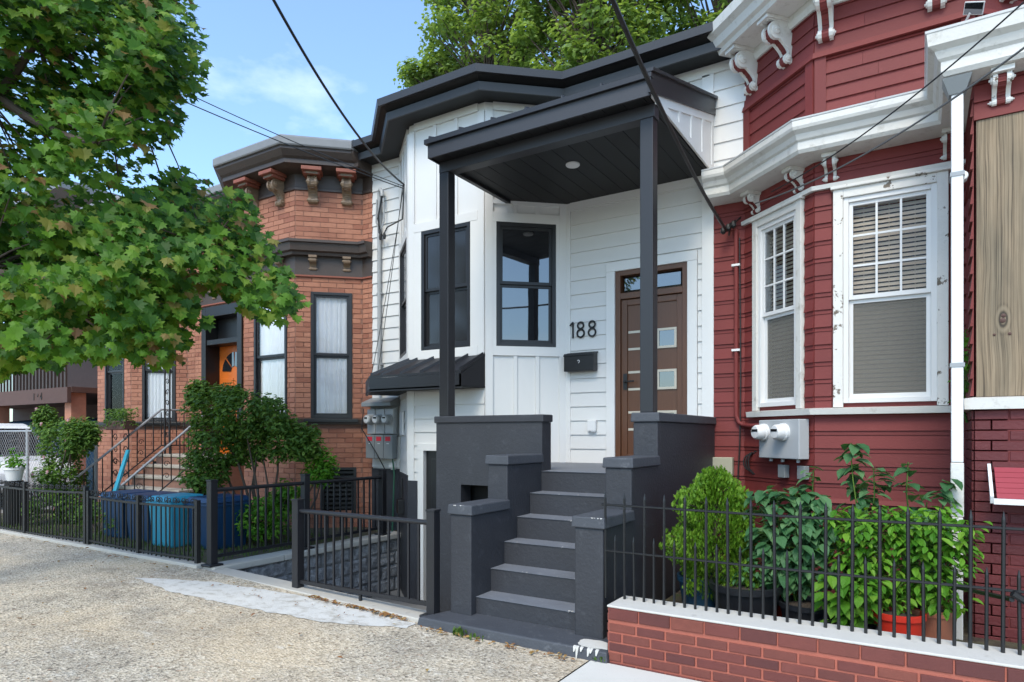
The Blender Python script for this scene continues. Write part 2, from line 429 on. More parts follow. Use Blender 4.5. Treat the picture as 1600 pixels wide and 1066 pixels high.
def rect_trim(parent, g, u0, u1, z0, z1, w, d, mat, name='casing', sides='LRTB'):
    mb = MB()
    if 'L' in sides: mb.sbox(g, u0-w, u0, z0, z1, .002, d)
    if 'R' in sides: mb.sbox(g, u1, u1+w, z0, z1, .002, d)
    if 'T' in sides: mb.sbox(g, u0-w, u1+w, z1, z1+w, .002, d+.003)
    if 'B' in sides: mb.sbox(g, u0-w, u1+w, z0-w, z0, .002, d+.003)
    return mb.build(name, mat, parent, bevel=.004)
def dh_window(parent, g, u0, u1, z0, z1, fmat, pmat, d=.03, fw=.05, meet=None, grid=None, lower=None, backing=True, rec=.0, label=None):
    """double-hung window: outer frame, two sashes with panes, the upper sash proud of the lower one"""
    meet = meet if meet is not None else (z0+z1)/2
    mb = MB(); mb.sbox(g, u0, u0+fw, z0, z1, -.12, d); mb.sbox(g, u1-fw, u1, z0, z1, -.12, d)
    mb.sbox(g, u0+fw, u1-fw, z1-fw, z1, -.12, d-.002); mb.sbox(g, u0+fw, u1-fw, z0, z0+fw, -.12, d-.002)
    w = mb.build('window', fmat, parent, bevel=.003)
    if label: w['label'] = label
    a, b = u0+fw, u1-fw; s = .035
    for (c, e, dd) in ((meet, z1-fw, d-.022), (z0+fw, meet, d-.05)):
        m = MB(); m.sbox(g, a, a+s, c, e, dd-.03, dd); m.sbox(g, b-s, b, c, e, dd-.03, dd)
        m.sbox(g, a+s, b-s, e-s, e, dd-.03, dd-.002); m.sbox(g, a+s, b-s, c, c+s*1.15, dd-.03, dd-.002)
        up = c == meet
        m.build('sash', fmat, w, bevel=.002)
        if grid and up:
            gx, gz = grid; q = MB(); r = .009
            for i in range(1, gx): x = a+s+(b-a-2*s)*i/gx; q.sbox(g, x-r, x+r, c+s, e-s, dd-.02, dd-.004)
            for i in range(1, gz): z = c+s+(e-c-2*s)*i/gz; q.sbox(g, a+s, b-s, z-r, z+r, dd-.021, dd-.006)
            q.build('muntin', fmat, w)
        p = MB(); p.sbox(g, a+s, b-s, c+s, e-s, dd-.019, dd-.013)
        p.build('pane', (lower if lower and not up else pmat), w)
    if backing:
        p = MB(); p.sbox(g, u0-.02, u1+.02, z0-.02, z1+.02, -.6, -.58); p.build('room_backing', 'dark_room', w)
    return w
def curtain(w, g, u0, u1, z0, z1, d=-.1, mat='curtain', amp=.018, folds=9):
    mb = MB(); n = 60; k = len(mb.v)
    for i in range(n+1):
        u = u0+(u1-u0)*i/n; a = amp*sin(i/n*folds*2*pi+sin(i*.3))
        for z, s in ((z0, 1.25), ((z0+z1)/2, 1), (z1, .7)): mb.v.append(g.P(u, z, d+a*s))
    for i in range(n):
        for j in range(2): q = i*3+j; mb.f.append((q, q+3, q+4, q+1))
    return mb.build('curtain', mat, w, smooth=True, recalc=False)
def blinds(w, g, u0, u1, z0, z1, d=-.085, pitch=.042):
    z = z0
    me = None
    while z < z1:
        mb = MB(); mb.hexa([g.P(u0,z,d+.008),g.P(u1,z,d+.008),g.P(u1,z,d+.005),g.P(u0,z,d+.005),g.P(u0,z+.033,d-.008),g.P(u1,z+.033,d-.008),g.P(u1,z+.033,d-.011),g.P(u0,z+.033,d-.011)])
        mb.build('blind_slat', 'blind', w, recalc=False); z += pitch
    mb = MB()
    for f in (.18, .5, .82): mb.sbox(g, u0+(u1-u0)*f-.002, u0+(u1-u0)*f+.002, z0, z1, d+.014, d+.016)
    mb.build('blind_cord', 'blind', w)

def bricks(g, u0, u1, z0, z1, ops, parent, mat, mortar_d=.0, L=.25, H=.079, j=.011, proud=.012, limit=None, cnt=None, mlist=None):
    """collect brick placements on a wall; whole and cut bricks in running bond"""
    row = 0; z = z0
    while z+H*.5 < z1:
        zt = min(z+H, z1)
        off = -(L*.5 if row % 2 else 0)
        for (a, b) in free(u0, u1, z, zt, ops):
            u = u0+off
            while u < b:
                p, q = max(u, a), min(u+L, b)
                if q-p > .03: mlist.append((g, p+j/2, q-j/2, z+j/2, zt-j/2, proud+random.uniform(-.002, .003)))
                u += L
        z = zt; row += 1
def put_bricks(lst, parent, mat, limit=300, name='brick', score=None):
    score = score or (lambda b: -(Vector(b[0].P((b[1]+b[2])/2, b[3]))).length)
    lst = sorted(lst, key=score, reverse=True)
    cache = {}
    rest = MB()
    for i, (g, a, b, c, d, pr) in enumerate(lst):
        if i < limit:
            w, h = round(b-a, 3), round(d-c, 3)
            key = (w, h)
            if key not in cache:
                m = MB(); e = .004
                m.v = [(0,0,0),(w,0,0),(w,0,h),(0,0,h),(0,-.006,0),(w,-.006,0),(w,-.006,h),(0,-.006,h),(e,-.012,e),(w-e,-.012,e),(w-e,-.012,h-e),(e,-.012,h-e)]
                m.f = [(0,1,5,4),(1,2,6,5),(2,3,7,6),(3,0,4,7),(4,5,9,8),(5,6,10,9),(6,7,11,10),(7,4,8,11),(8,9,10,11)]
                cache[key] = m.mesh(name, mat)
            ang = math.atan2(g.u.y, g.u.x); p = g.P(a, c, pr-.012)
            M = Matrix.Translation(p) @ Matrix.Rotation(ang, 4, 'Z')
            copies(cache[key], name, [M], parent)
        else: rest.sbox(g, a, b, c, d, 0, pr)
    if rest.v: stuff(rest.build('brickwork', mat, parent, recalc=False))

def bracket(parent, g, u, z0, z1, dep, w, mat, cmat=None, name='bracket'):
    """scrolled console: S-curved cheeks with a volute at each end, ribbed strip between them"""
    H = z1-z0
    def prof(k=1.0):
        pts = [(0, 1), (1, 1), (1.0, .93), (.92, .9)]
        for i in range(9): t = i/8; a = pi*.5-t*pi*1.1; pts.append((.66+.26*cos(a)*k, .70+.2*sin(a)))
        for i in range(9): t = i/8; pts.append((.50-.36*sin(t*pi/2), .52-.30*t))
        for i in range(7): t = i/6; a = pi*.6-t*pi*1.3; pts.append((.17+.15*cos(a), .12+.11*sin(a)))
        pts += [(0, 0)]; return pts
    P = prof(); mb = MB()
    ch = w*.26 if cmat else w/2
    for (a, b) in ((u-w/2, u-w/2+ch), (u+w/2-ch, u+w/2)):
        mb.prism([g.P(a, z0+q*H, p*dep+.002) for p, q in P], g.u*(b-a))
    for (p, q, r) in ((.66, .70, .17), (.17, .12, .10)):
        for s in (-1, 1):
            c = Vector(g.P(u+s*w/2, z0+q*H, p*dep)); mb.lathe(c, [(r*dep, 0), (r*dep*.9, .012), (r*dep*.35, .016), (r*dep*.3, .024)], 12, g.u*s)
    mb.sbox(g, u-w*.62, u+w*.62, z1-.035, z1, .002, dep*1.06)
    o = mb.build(name, mat, parent)
    if cmat:
        m = MB(); Q = [(p*.9, q) for p, q in P[4:]]
        m.prism([g.P(u-w/2+ch, z0+q*H, max(0, p)*dep+.002) for p, q in [(0, .93), (.85, .93)]+Q], g.u*(w-2*ch))
        for i in range(12):
            t = i/11; p, q = P[4+int(t*20)]; c = Vector(g.P(u-w/2+ch, z0+q*H, p*dep*.9)); m.tube([c, c+g.u*(w-2*ch)], .008, 5)
        m.build('scroll_ribs', cmat, o)
    return o

# ------------------------------------------------------------ ground
def gz(x):
    t = min(1, max(0, (-3.3-x)/3.4)); return -1.6+.13*t
g0 = MB()
for (x0, x1, y0, y1) in ((-400, -6.7, -400, 4.28), (-6.7, -2.0, -400, 4.28), (-2.0, 400, -400, 4.28), (-400, -6.95, 4.28, 400), (-6.95, -3.3, 7.9, 400), (-3.3, 400, 4.28, 400)):
    k = len(g0.v); g0.v += [(x0,y0,-1.68),(x1,y0,-1.68),(x1,y1,-1.68),(x0,y1,-1.68)]; g0.f.append((k,k+1,k+2,k+3))
struct(g0.build('ground', 'ground_earth', recalc=False))
sw = MB(); xs = [-40, -20, -12, -9, -7.5]+[-6.7+.34*i for i in range(11)]+[-2.6, -2.004]; ys = [-4, 0, 2, 3, 4.0, 4.3]
for x in xs:
    for y in ys: sw.v.append((x, y, gz(x)))
n = len(ys)
for i in range(len(xs)-1):
    for j in range(n-1): sw.f.append((i*n+j, (i+1)*n+j, (i+1)*n+j+1, i*n+j+1))
struct(sw.build('sidewalk', 'aggregate', smooth=True, recalc=False))
sb = MB()
for (x0, x1) in ((-1.995, -.5), (-.49, 1.2), (1.21, 6)): sb.box(x0, x1, 2.3, 4.26, -1.66, -1.598); sb.box(x0, x1, -4, 2.29, -1.66, -1.6)
struct(sb.build('sidewalk_slab', 'slab', bevel=.008))
# worn white cement apron along the kerb of the areaway
def jag(pts, s, amp):
    out = []
    for i, p in enumerate(pts):
        q = pts[(i+1) % len(pts)]; p, q = Vector(p), Vector(q); m = max(1, int((q-p).length/s))
        for k in range(m):
            w = p.lerp(q, k/m); w = w+Vector(((noise.noise(w*9)+.6*noise.noise(w*31)), noise.noise(w*9+Vector((5, 5, 5))), 0))*amp; out.append((w.x, w.y, gz(w.x)+.005))
    return out
ap = [atY(222, 905, 4.02), atY(330, 905, 4.12), atY(470, 926, 4.2), atY(688, 983, 4.25), atY(655, 990, 4.12), atY(560, 978, 3.98), atY(420, 950, 3.86), atY(300, 925, 3.84)]
ap = [(-6.85, 3.66), (-6.1, 4.03), (-5.06, 4.235), (-3.60, 4.245), (-3.58, 4.10), (-4.23, 3.80), (-5.2, 3.66), (-6.06, 3.56)]
m = MB(); pts = jag([(x, y, 0) for x, y in ap], .04, .035); c = (-5.6, 4.06, gz(-5.6)+.016); m.v = [c]+pts; L = len(pts)
m.v = pts; m.f = [tuple(range(L))]
import bmesh
me = m.mesh('cement_apron', 'apron_cement'); bm = bmesh.new(); bm.from_mesh(me); bmesh.ops.triangulate(bm, faces=bm.faces); bm.to_mesh(me); bm.free()
struct(link('cement_apron', me))
# front yard of the brick houses, planting bed of the red house, floor of the areaway
m = MB(); m.box(-14.6, -6.78, 4.36, 7.6, -1.62, -1.46); struct(m.build('yard_ground', 'yard_soil'))
m = MB(); m.box(-1.98, 3.4, 4.6, 7.6, -1.62, -1.50); struct(m.build('planting_bed', 'yard_soil'))
m = MB(); m.box(-6.62, -3.3, 4.5, 7.9, -2.42, -2.30); struct(m.build('areaway_floor', 'concrete_dark'))
m = MB(); m.box(-40, -14.6, 4.4, 9, -1.62, -1.47); struct(m.build('driveway', 'concrete_dark'))

# ------------------------------------------------------------ white house
WP = [(-7.33, 7.6), (-6.76, 7.6), (-5.965, 6.89), (-4.71, 6.89), (-3.916, 7.6), (-2.06, 7.6)]
WS = [Seg(WP[i], WP[i+1]) for i in range(5)]
wh = thing('white_house', 'white board and lap sided house with black porch canopy and black trim', 'house', (-4.7, 7.6, -1.6))
S0, S1, S2, S3, S4 = WS
w2 = (S2.U(660), S2.U(736.5), 1.14, 2.75); w3 = (S3.U(775), S3.U(868), 1.135, 2.72); w1 = (S1.L*.5-.39, S1.L*.5+.39, 1.14, 2.75)
dr = (S4.U(962), S4.U(1075), -.355, 2.03)
bd = (.27, 1.05, -2.3, -.21)                        # basement door opening in the front of the bay
cw = MB()
core(cw, S0, -2.3, 4.24, []); core(cw, S1, -2.3, 4.24, [w1]); core(cw, S2, -2.3, 4.24, [w2, bd]); core(cw, S3, -2.3, 4.24, [w3]); core(cw, S4, -2.3, 4.24, [dr])
S4b = Seg((-2.06, 7.6), (-1.64, 7.6)); core(cw, S4b, 2.92, 4.24, [])
cw.build('wall', 'white_trim', wh)
m = MB(); m.box(-7.32, -2.07, 8.25, 17, -2.3, 4.2); m.build('body', 'white_siding', wh)
m = MB(); m.prism([(x, y, 4.32) for x, y in offs(WP, .2)]+[(-2.06, 17, 4.32), (-7.33, 17, 4.32)], (0, 0, .1)); m.build('roof', 'charcoal_metal', wh)
# lap siding
courses(S0, .0, S0.L-.02, -.50, 4.12, [], .18, wh, 'white_siding')
courses(S4, .05, S4.L-.09, -.355, 2.98, [(dr[0]-.12, dr[1]+.12, -.4, dr[3]+.13)], .18, wh, 'white_siding')
courses(S4, S4.L*.30, S4.L-.09, 3.0, 4.14, [], .19, wh, 'white_siding', pattern=[1.2])
courses(S4b, .045, S4b.L-.01, 2.93, 4.14, [], .20, wh, 'white_siding')
courses(S2, .1, S2.L-.0, -2.3, .62, [(bd[0]-.1, bd[1]+.1, -2.3, bd[3]+.1)], .18, wh, 'white_siding')
courses(S1, .06, S1.L-.1, -.55, .62, [], .18, wh, 'white_siding')
# corner boards
def cboard(g, u0, u1, z0, z1, d=.03, mat='white_trim', name='corner_board', par=None):
    m = MB(); m.sbox(g, u0, u1, z0, z1, .002, d); return m.build(name, mat, par or wh, bevel=.003)
cboard(S4, S4.L-.09, S4.L+.045, -.8, 4.14); cboard(S4, 0, .07, -.36, 2.99, .028)
for g in (S1, S2, S3):
    for (a, b) in ((.0, .1), (g.L-.1, g.L)): cboard(g, a, b, 1.03 if g is S1 else (1.03 if g is S2 else -.36), 4.13, .028)
cboard(S2, 0, .1, -2.28, 1.0, .03); cboard(S2, bd[0]-.10, bd[0], -2.29, bd[3], .034, name='casing'); cboard(S2, bd[0]-.10, bd[1]+.1, bd[3], bd[3]+.1, .036, name='casing'); cboard(S2, bd[1], bd[1]+.1, -2.29, bd[3], .034, name='casing')
cboard(S1, S1.L-.1, S1.L, -.55, 1.0, .031)
# trim bands and battens on the three faces of the bay
def panelled(g, w, z0, z1, n, lowtop, par):
    for (a, b) in ((w[2]-.12, w[2]), (w[3], w[3]+.12)):
        m = MB(); m.sbox(g, .1, g.L-.1, a, b, .002, .030); m.build('trim_band', 'white_trim', par, bevel=.003)
    for (a, b) in ((.1, w[0]), (w[1], g.L-.1)):
        if b-a > .02: m = MB(); m.sbox(g, a, b, w[2], w[3], .002, .026); m.build('casing', 'white_trim', par)
    m = MB(); m.sbox(g, .1, g.L-.1, z1-.10, z1, .002, .029); m.build('frieze_board', 'white_trim', par)
    for (lo, hi) in ((z0, w[2]-.12), (w[3]+.12, z1-.10)):
        if hi-lo < .05: continue
        for i in range(1, n):
            u = .1+(g.L-.2)*i/n; m = MB(); m.sbox(g, u-.027, u+.027, lo, hi, .002, .022); m.build('batten', 'white_trim', par, bevel=.003)
panelled(S1, w1, 1.03, 4.24, 3, 0, wh); panelled(S2, w2, 1.03, 4.24, 3, 0, wh); panelled(S3, w3, -.36, 4.24, 3, 0, wh)
m = MB(); m.sbox(S3, .1, S3.L-.1, 2.95, 3.0, .002, .027); m.build('trim_band', 'white_trim', wh)
m = MB(); m.sbox(S4, .0, S4.L, 4.12, 4.24, .002, .03); m.build('frieze_board', 'white_trim', wh)
m = MB(); m.sbox(S4, .07, S4.L-.09, 2.9, 2.995, .024, .034); m.build('frieze_board', 'white_trim', wh)
m = MB(); m.sbox(S0, .0, S0.L, 4.12, 4.24, .002, .03); m.build('frieze_board', 'white_trim', wh)
m = MB(); m.sbox(S4b, .0, S4b.L, 4.14, 4.24, .002, .03); m.build('frieze_board', 'white_trim', wh)
# windows
a = dh_window(wh, S2, *w2, 'charcoal_metal', 'screen_glass', meet=1.93)
m = MB(); m.sbox(S2, w2[0]+.052, w2[1]-.052, 1.2, 2.69, .004, .007); 
dh_window(wh, S3, *w3, 'charcoal_metal', 'dark_glass', meet=1.93); dh_window(wh, S1, *w1, 'charcoal_metal', 'screen_glass', meet=1.93)
# painted foundation, basement door
m = MB(); m.sbox(S0, 0, S0.L, -2.3, -.52, .002, .03); m.sbox(S1, 0, S1.L, -2.3, -.56, .002, .032); m.sbox(S2, 0, bd[0]-.1, -2.3, -.62, .002, .038); m.build('foundation', 'stoop_paint', wh)
bdo = MB(); bdo.sbox(S2, bd[0], bd[1], -2.3, bd[3], -.08, -.03); bdo = bdo.build('basement_door', 'black_paint', wh)
m = MB()
for k in range(2): m.sbox(S2, bd[0]+.09, bd[1]-.09, -2.15+.98*k, -1.3+.98*k, -.032, -.022)
m.build('door_panel', 'black_paint', bdo, bevel=.006)
m = MB(); m.sbox(S1, .30, .62, .0, .34, .022, .05); m.build('vent_plate', 'vinyl_white', wh, bevel=.006)
# skirt roof over the basement entrance
E = [(-7.08, 7.18), (-6.34, 6.5), (-4.80, 6.5)]; T = [(-6.80, 7.58), (-5.965, 6.88), (-4.70, 6.88)]
sk = MB(); zE, zT = .80, 1.03
for i in range(2):
    sk.hexa([(*E[i], zE-.03), (*E[i+1], zE-.03), (*T[i+1], zT-.03), (*T[i], zT-.03), (*E[i], zE), (*E[i+1], zE), (*T[i+1], zT), (*T[i], zT)])
sko = sk.build('skirt_roof', 'charcoal_metal', wh)
fa = MB()
for i in range(2):
    g = Seg(E[i], E[i+1]); fa.sbox(g, 0, g.L, .585, zE-.032, -.03, .0)
fa.prism([(-4.80, 6.5, .60), (-4.705, 6.878, .60), (-4.705, 6.878, zT-.03), (-4.80, 6.5, zE-.04)], (-.03, 0, 0)); fa.build('fascia', 'charcoal_metal', sko)
m = MB(); m.prism([(*E[0], .6), (*E[1], .6), (*E[2], .6), (*T[2], .6), (*T[1], .6), (*T[0], .6)], (0, 0, .02)); m.build('soffit', 'black_soffit', sko)
for f in (.02, .14, .36, .58, .80, .985):
    a, b = Vector((*E[1], zE)).lerp(Vector((*E[2], zE)), f), Vector((*T[1], zT)).lerp(Vector((*T[2], zT)), f)
    m = MB(); m.hexa([a+Vector((-.014,0,0)), a+Vector((.014,0,0)), b+Vector((.014,0,0)), b+Vector((-.014,0,0)), a+Vector((-.008,0,.035)), a+Vector((.008,0,.035)), b+Vector((.008,0,.035)), b+Vector((-.008,0,.035))]); m.build('seam_rib', 'charcoal_metal', sko)
# two-stepped black eaves round the whole front
EP = WP[:-1]+[(-1.78, 7.6)]
m = MB(); m.sweep(EP, [(-.05, 4.245), (.29, 4.245), (.29, 4.275), (-.05, 4.275)]); eav = m.build('eaves_soffit', 'black_soffit', wh)
m = MB(); m.sweep(EP, [(.29, 4.225), (.315, 4.225), (.33, 4.32), (.29, 4.32)]); m.build('fascia', 'charcoal_light', eav)
m = MB(); m.sweep(EP, [(.0, 4.30), (.22, 4.30), (.42, 4.385), (.42, 4.40), (.0, 4.40)]); m.build('upper_soffit', 'black_soffit', eav)
m = MB(); m.sweep(EP, [(.42, 4.375), (.445, 4.375), (.455, 4.465), (.42, 4.475), (.1, 4.50), (.1, 4.44)]); m.build('upper_fascia', 'charcoal_light', eav)
# front door
d0, d1, db, dt = dr
m = MB(); m.sbox(S4, d0, d0+.065, db, dt, -.14, .012); m.sbox(S4, d1-.065, d1, db, dt, -.14, .012); m.sbox(S4, d0+.065, d1-.065, dt-.06, dt, -.14, .010); m.sbox(S4, d0+.065, d1-.065, 1.68, 1.755, -.14, .011)
door = m.build('front_door', 'door_wood', wh, bevel=.004)
rect_trim(wh, S4, d0, d1, db, dt, .115, .036, 'white_trim', 'door_casing', 'LRT')
m = MB(); m.sbox(S4, d0+.066, d1-.066, db+.01, 1.675, -.10, -.045); m.build('door_leaf', 'door_wood', door)
a0, a1 = d0+.065, d1-.065
m = MB()
m.sbox(S4, a0, a0+.075, db+.01, 1.675, -.044, -.022); m.sbox(S4, a1-.075, a1, db+.01, 1.675, -.044, -.022); m.sbox(S4, a0+.075, a1-.075, 1.60, 1.675, -.044, -.024); m.sbox(S4, a0+.075, a1-.075, db+.01, db+.12, -.044, -.024)
m.build('door_stile', 'door_wood', door, bevel=.006)
q0, q1 = S4.U(1025), S4.U(1056)
for zt in (1.285, .79, .295):
    m = MB(); w = .028; zb = zt-.24
    m.sbox(S4, q0, q0+w, zb, zt, -.045, -.026); m.sbox(S4, q1-w, q1, zb, zt, -.045, -.026); m.sbox(S4, q0+w, q1-w, zt-w, zt, -.045, -.027); m.sbox(S4, q0+w, q1-w, zb, zb+w, -.045, -.027)
    fr = m.build('window_frame', 'inlay', door); m = MB(); m.sbox(S4, q0+w, q1-w, zb+w, zt-w, -.045, -.038); m.build('pane', 'dark_glass', door)
    for z in (zt-.015, zb+.015): m = MB(); m.sbox(S4, a0+.085, q0-.004, z-.014, z+.014, -.045, -.040); m.build('inlay_strip', 'inlay', door)
m = MB(); m.sbox(S4, d0+.1, d1-.1, 1.79, dt-.09, -.05, -.045); m.build('transom_pane', 'dark_glass', door)
h = Vector(S4.P(a0+.055, .66, -.02)); m = MB(); m.tube([h, h+S4.n*.05], .012); m.tube([h+S4.n*.05, h+S4.n*.05+S4.u*.13], .010); m.sbox(S4, a0+.03, a0+.08, .56, .76, -.021, -.012); m.build('door_handle', 'black_paint', door)
# house number 188, raised figures
def circ(u, z, r, n=22): return [Vector(S4.P(u+r*sin(2*pi*i/n), z+r*cos(2*pi*i/n), .034)) for i in range(n+1)]
ua, zb = S4.U(892), 1.245; hgt = .205
m = MB(); m.tube([S4.P(ua+.004, zb+hgt*.80, .034), S4.P(ua+.045, zb+hgt, .034), S4.P(ua+.046, zb+hgt*.99, .034)], .011, 6); m.tube([S4.P(ua+.046, zb, .034), S4.P(ua+.046, zb+hgt, .034)], .012, 6); m.build('house_number', 'black_paint', wh)
for uo in (.155, .315):
    m = MB(); m.tube(circ(ua+uo, zb+.056, .049), .0125, 6, cap=False); m.tube(circ(ua+uo, zb+.156, .041), .0125, 6, cap=False); m.build('house_number', 'black_paint', wh)

# porch canopy: posts, beam, boarded soffit, seamed shed roof, white cheek
XL, XR = -4.495, -2.04; YF = 5.52; slope = .318
def rz(y): return 3.16+(y-YF)*slope
def bayY(x): return 7.6 if x > -3.916 else (6.89 if x < -4.71 else 6.89+(x+4.71)*.71/.794)
m = MB(); plan = [(XL, YF), (XR+.02, YF), (XR+.02, 7.58), (-3.90, 7.58), (XL, bayY(XL)-.02)]
can = MB(); k = 0
pts = [(x, y, rz(y)-.03) for x, y in plan]; can.prism(pts, (0, 0, .035)); can = can.build('porch_canopy', 'charcoal_metal', wh)
m = MB(); m.box(XL-.01, XR+.03, YF-.022, YF, 2.975, 3.115); m.build('fascia', 'charcoal_light', can)
m = MB(); m.box(XL-.035, XR+.05, YF-.055, YF-.002, 3.118, 3.168); m.build('drip_edge', 'charcoal_metal', can)
m = MB(); m.prism([(XL-.012, YF, 2.975), (XL-.012, YF, 3.11), (XL-.012, 7.0, rz(7.0)-.04), (XL-.012, 7.0, 2.975)], (.02, 0, 0)); m.build('side_fascia', 'charcoal_metal', can)
m = MB(); m.prism([(XR+.045, YF-.05, rz(YF-.05)-.16), (XR+.045, YF-.05, rz(YF-.05)+.02), (XR+.045, 7.6, rz(7.6)+.02), (XR+.045, 7.6, rz(7.6)-.16)], (-.03, 0, 0)); m.build('rake_board', 'charcoal_metal', can)
m = MB(); m.prism([(XR+.07, YF-.06, rz(YF-.06)+.02), (XR+.07, YF-.06, rz(YF-.06)+.05), (XR+.07, 7.6, rz(7.6)+.05), (XR+.07, 7.6, rz(7.6)+.02)], (-.09, 0, 0)); m.build('rake_cap', 'charcoal_metal', can)
m = MB(); m.prism([(XR-.0, 5.60, 3.0), (XR-.0, 7.595, 3.0), (XR-.0, 7.595, rz(7.595)-.05), (XR-.0, 5.60, rz(5.60)-.05)], (.014, 0, 0)); m.build('cheek_panel', 'white_trim', can)
m = MB(); X1 = XR+.0142
m.box(X1, X1+.014, 5.60, 7.595, 2.99, 3.06); m.prism([(X1, 5.66, rz(5.66)-.24), (X1, 7.595, rz(7.595)-.24), (X1, 7.595, rz(7.595)-.15), (X1, 5.66, rz(5.66)-.15)], (.0135, 0, 0))
for y in (6.35, 6.75, 7.15, 7.53): m.box(X1, X1+.013, y-.035, y+.035, 3.062, rz(y)-.235)
m.build('cheek_batten', 'white_trim', can)
x = XL+.005
while x < XR-.02:
    x2 = min(x+.2, XR-.005); mb = MB(); y2 = min(bayY(x+.01), bayY(x2))-.006
    mb.hexa([(x,YF+.02,2.992),(x2-.006,YF+.02,2.992),(x2-.006,bayY(x2)-.004,2.992),(x,bayY(x)-.004,2.992),(x,YF+.02,3.01),(x2-.006,YF+.02,3.01),(x2-.006,bayY(x2)-.004,3.01),(x,bayY(x)-.004,3.01)])
    mb.build('soffit_board', 'black_soffit', can); x = x2
m = MB(); m.box(XL, XR, 5.68, 5.81, 2.875, 2.990); m.build('beam', 'charcoal_light', can, bevel=.004)
m = MB(); m.box(XL, XL+.05, 5.812, 7.08, 2.955, 2.990); m.build('beam', 'charcoal_metal', can)
for xc in (-4.432, -2.115):
    m = MB(); m.box(xc-.062, xc+.062, 5.682, 5.808, .205, 2.874); m.build('post', 'charcoal_metal', can, bevel=.006)
for i in range(7):
    x = XL+.03+i*(XR-XL-.06)/6; yb = bayY(x)-.03
    m = MB(); m.hexa([(x-.012,YF-.05,rz(YF-.05)+.005),(x+.012,YF-.05,rz(YF-.05)+.005),(x+.012,yb,rz(yb)+.005),(x-.012,yb,rz(yb)+.005),(x-.006,YF-.05,rz(YF-.05)+.05),(x+.006,YF-.05,rz(YF-.05)+.05),(x+.006,yb,rz(yb)+.05),(x-.006,yb,rz(yb)+.05)]); m.build('seam_rib', 'charcoal_light', can)
lp = atT(895, 257, 1); lp = lp*(2.99/lp.z); m = MB(); m.lathe((lp.x, lp.y, 2.972), [(.07, 0), (.078, .008), (.078, .02)], 24); m.build('recessed_light', 'vinyl_white', can, smooth=True)

# things fixed to the white front
mb_ = thing('mailbox', 'black metal mailbox beside the house number, left of the wooden door', 'mailbox', (-3.66, 7.58, .81))
u0, u1 = S4.U(889), S4.U(935)
m = MB(); m.sbox(S4, u0, u1, .81, 1.035, .024, .145); m.build('box', 'black_paint', mb_, bevel=.006)
m = MB(); m.hexa([S4.P(u0-.006,1.0,.155),S4.P(u1+.006,1.0,.155),S4.P(u1+.006,1.036,.022),S4.P(u0-.006,1.036,.022),S4.P(u0-.006,1.015,.155),S4.P(u1+.006,1.015,.155),S4.P(u1+.006,1.06,.022),S4.P(u0-.006,1.06,.022)]); m.build('lid', 'black_paint', mb_, bevel=.003)
m = MB(); c = Vector(S4.P((u0+u1)/2, .925, .147)); m.tube([c+S4.u*(.014*cos(a))+Vector((0,0,.014*sin(a)+.006)) for a in [pi*.9-i*.35 for i in range(11)]]+[c-Vector((0,0,.016))], .004, 5); m.build('latch', 'vinyl_white', mb_)
ob = MB(); ob.sbox(S4, S4.U(921), S4.U(934), .05, .185, .024, .07); ob.sbox(S4, S4.U(926), S4.U(933), .035, .052, .026, .06); tag(ob.build('outlet_box', 'vinyl_white', bevel=.006), 'small white plastic outlet box low on the siding left of the wooden door', 'outlet box')
# ------------------------------------------------------------ stoop
st = thing('stoop', 'dark grey painted concrete stoop with stepped cheek walls leading to the wooden door', 'stoop', (-2.7, 5.9, -1.6))
m = MB(); m.hexa([(-3.60,4.23,-1.63),(-1.86,4.23,-1.63),(-1.86,4.6,-1.63),(-3.42,4.6,-1.63),(-3.58,4.25,-1.525),(-1.875,4.25,-1.525),(-1.875,4.6,-1.505),(-3.41,4.6,-1.505)])
m.build('plinth_step', 'stoop_cap', st, bevel=.012)
A_ = 3.19; SY = [1.4239, 1.4941, 1.5625, 1.6319, 1.7056, 1.7762]; SZ = [-.4276, -.3645, -.3005, -.2374, -.1740, -.1113]
for i in range(6):
    y, z = SY[i]*A_, SZ[i]*A_; zb = -1.52 if i == 0 else SZ[i-1]*A_-.03
    y2 = SY[i+1]*A_+.02 if i < 5 else 5.86
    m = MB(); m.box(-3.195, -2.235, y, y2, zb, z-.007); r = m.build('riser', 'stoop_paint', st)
    m = MB(); m.hexa([(-3.195,y-.006,z-.0068),(-2.235,y-.006,z-.0068),(-2.235,y2,z-.0068),(-3.195,y2,z-.0068),(-3.195,y-.012,z),(-2.235,y-.012,z),(-2.235,y2,z+.004),(-3.195,y2,z+.004)]); m.build('tread', 'stoop_tread_skylit', st, bevel=.003)
m = MB(); m.box(-4.52, -2.02, 5.862, 7.59, -.50, -.353); m.build('landing', 'stoop_tread_skylit', st)
m = MB(); m.box(-3.2, -2.2, 4.56, 7.5, -1.6, -1.45); m.box(-3.2, -2.23, 5.7, 7.5, -1.45, -.51); m.build('fill', 'stoop_paint', st)
def cheek(x0, x1, y0, y1, ztop, zbase, cap=.085, ov=.02, nm='cheek_wall'):
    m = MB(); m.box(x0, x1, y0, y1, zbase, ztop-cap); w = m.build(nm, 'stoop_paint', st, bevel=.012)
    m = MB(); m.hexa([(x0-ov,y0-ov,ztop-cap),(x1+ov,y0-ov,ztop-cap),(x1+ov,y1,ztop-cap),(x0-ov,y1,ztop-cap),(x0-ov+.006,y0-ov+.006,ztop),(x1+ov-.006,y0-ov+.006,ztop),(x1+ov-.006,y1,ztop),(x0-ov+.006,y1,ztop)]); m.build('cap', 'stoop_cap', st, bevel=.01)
cheek(-3.415, -3.196, 4.468, 5.06, -.589, -1.60); cheek(-3.418, -3.199, 5.04, 5.69, -.186, -2.30)
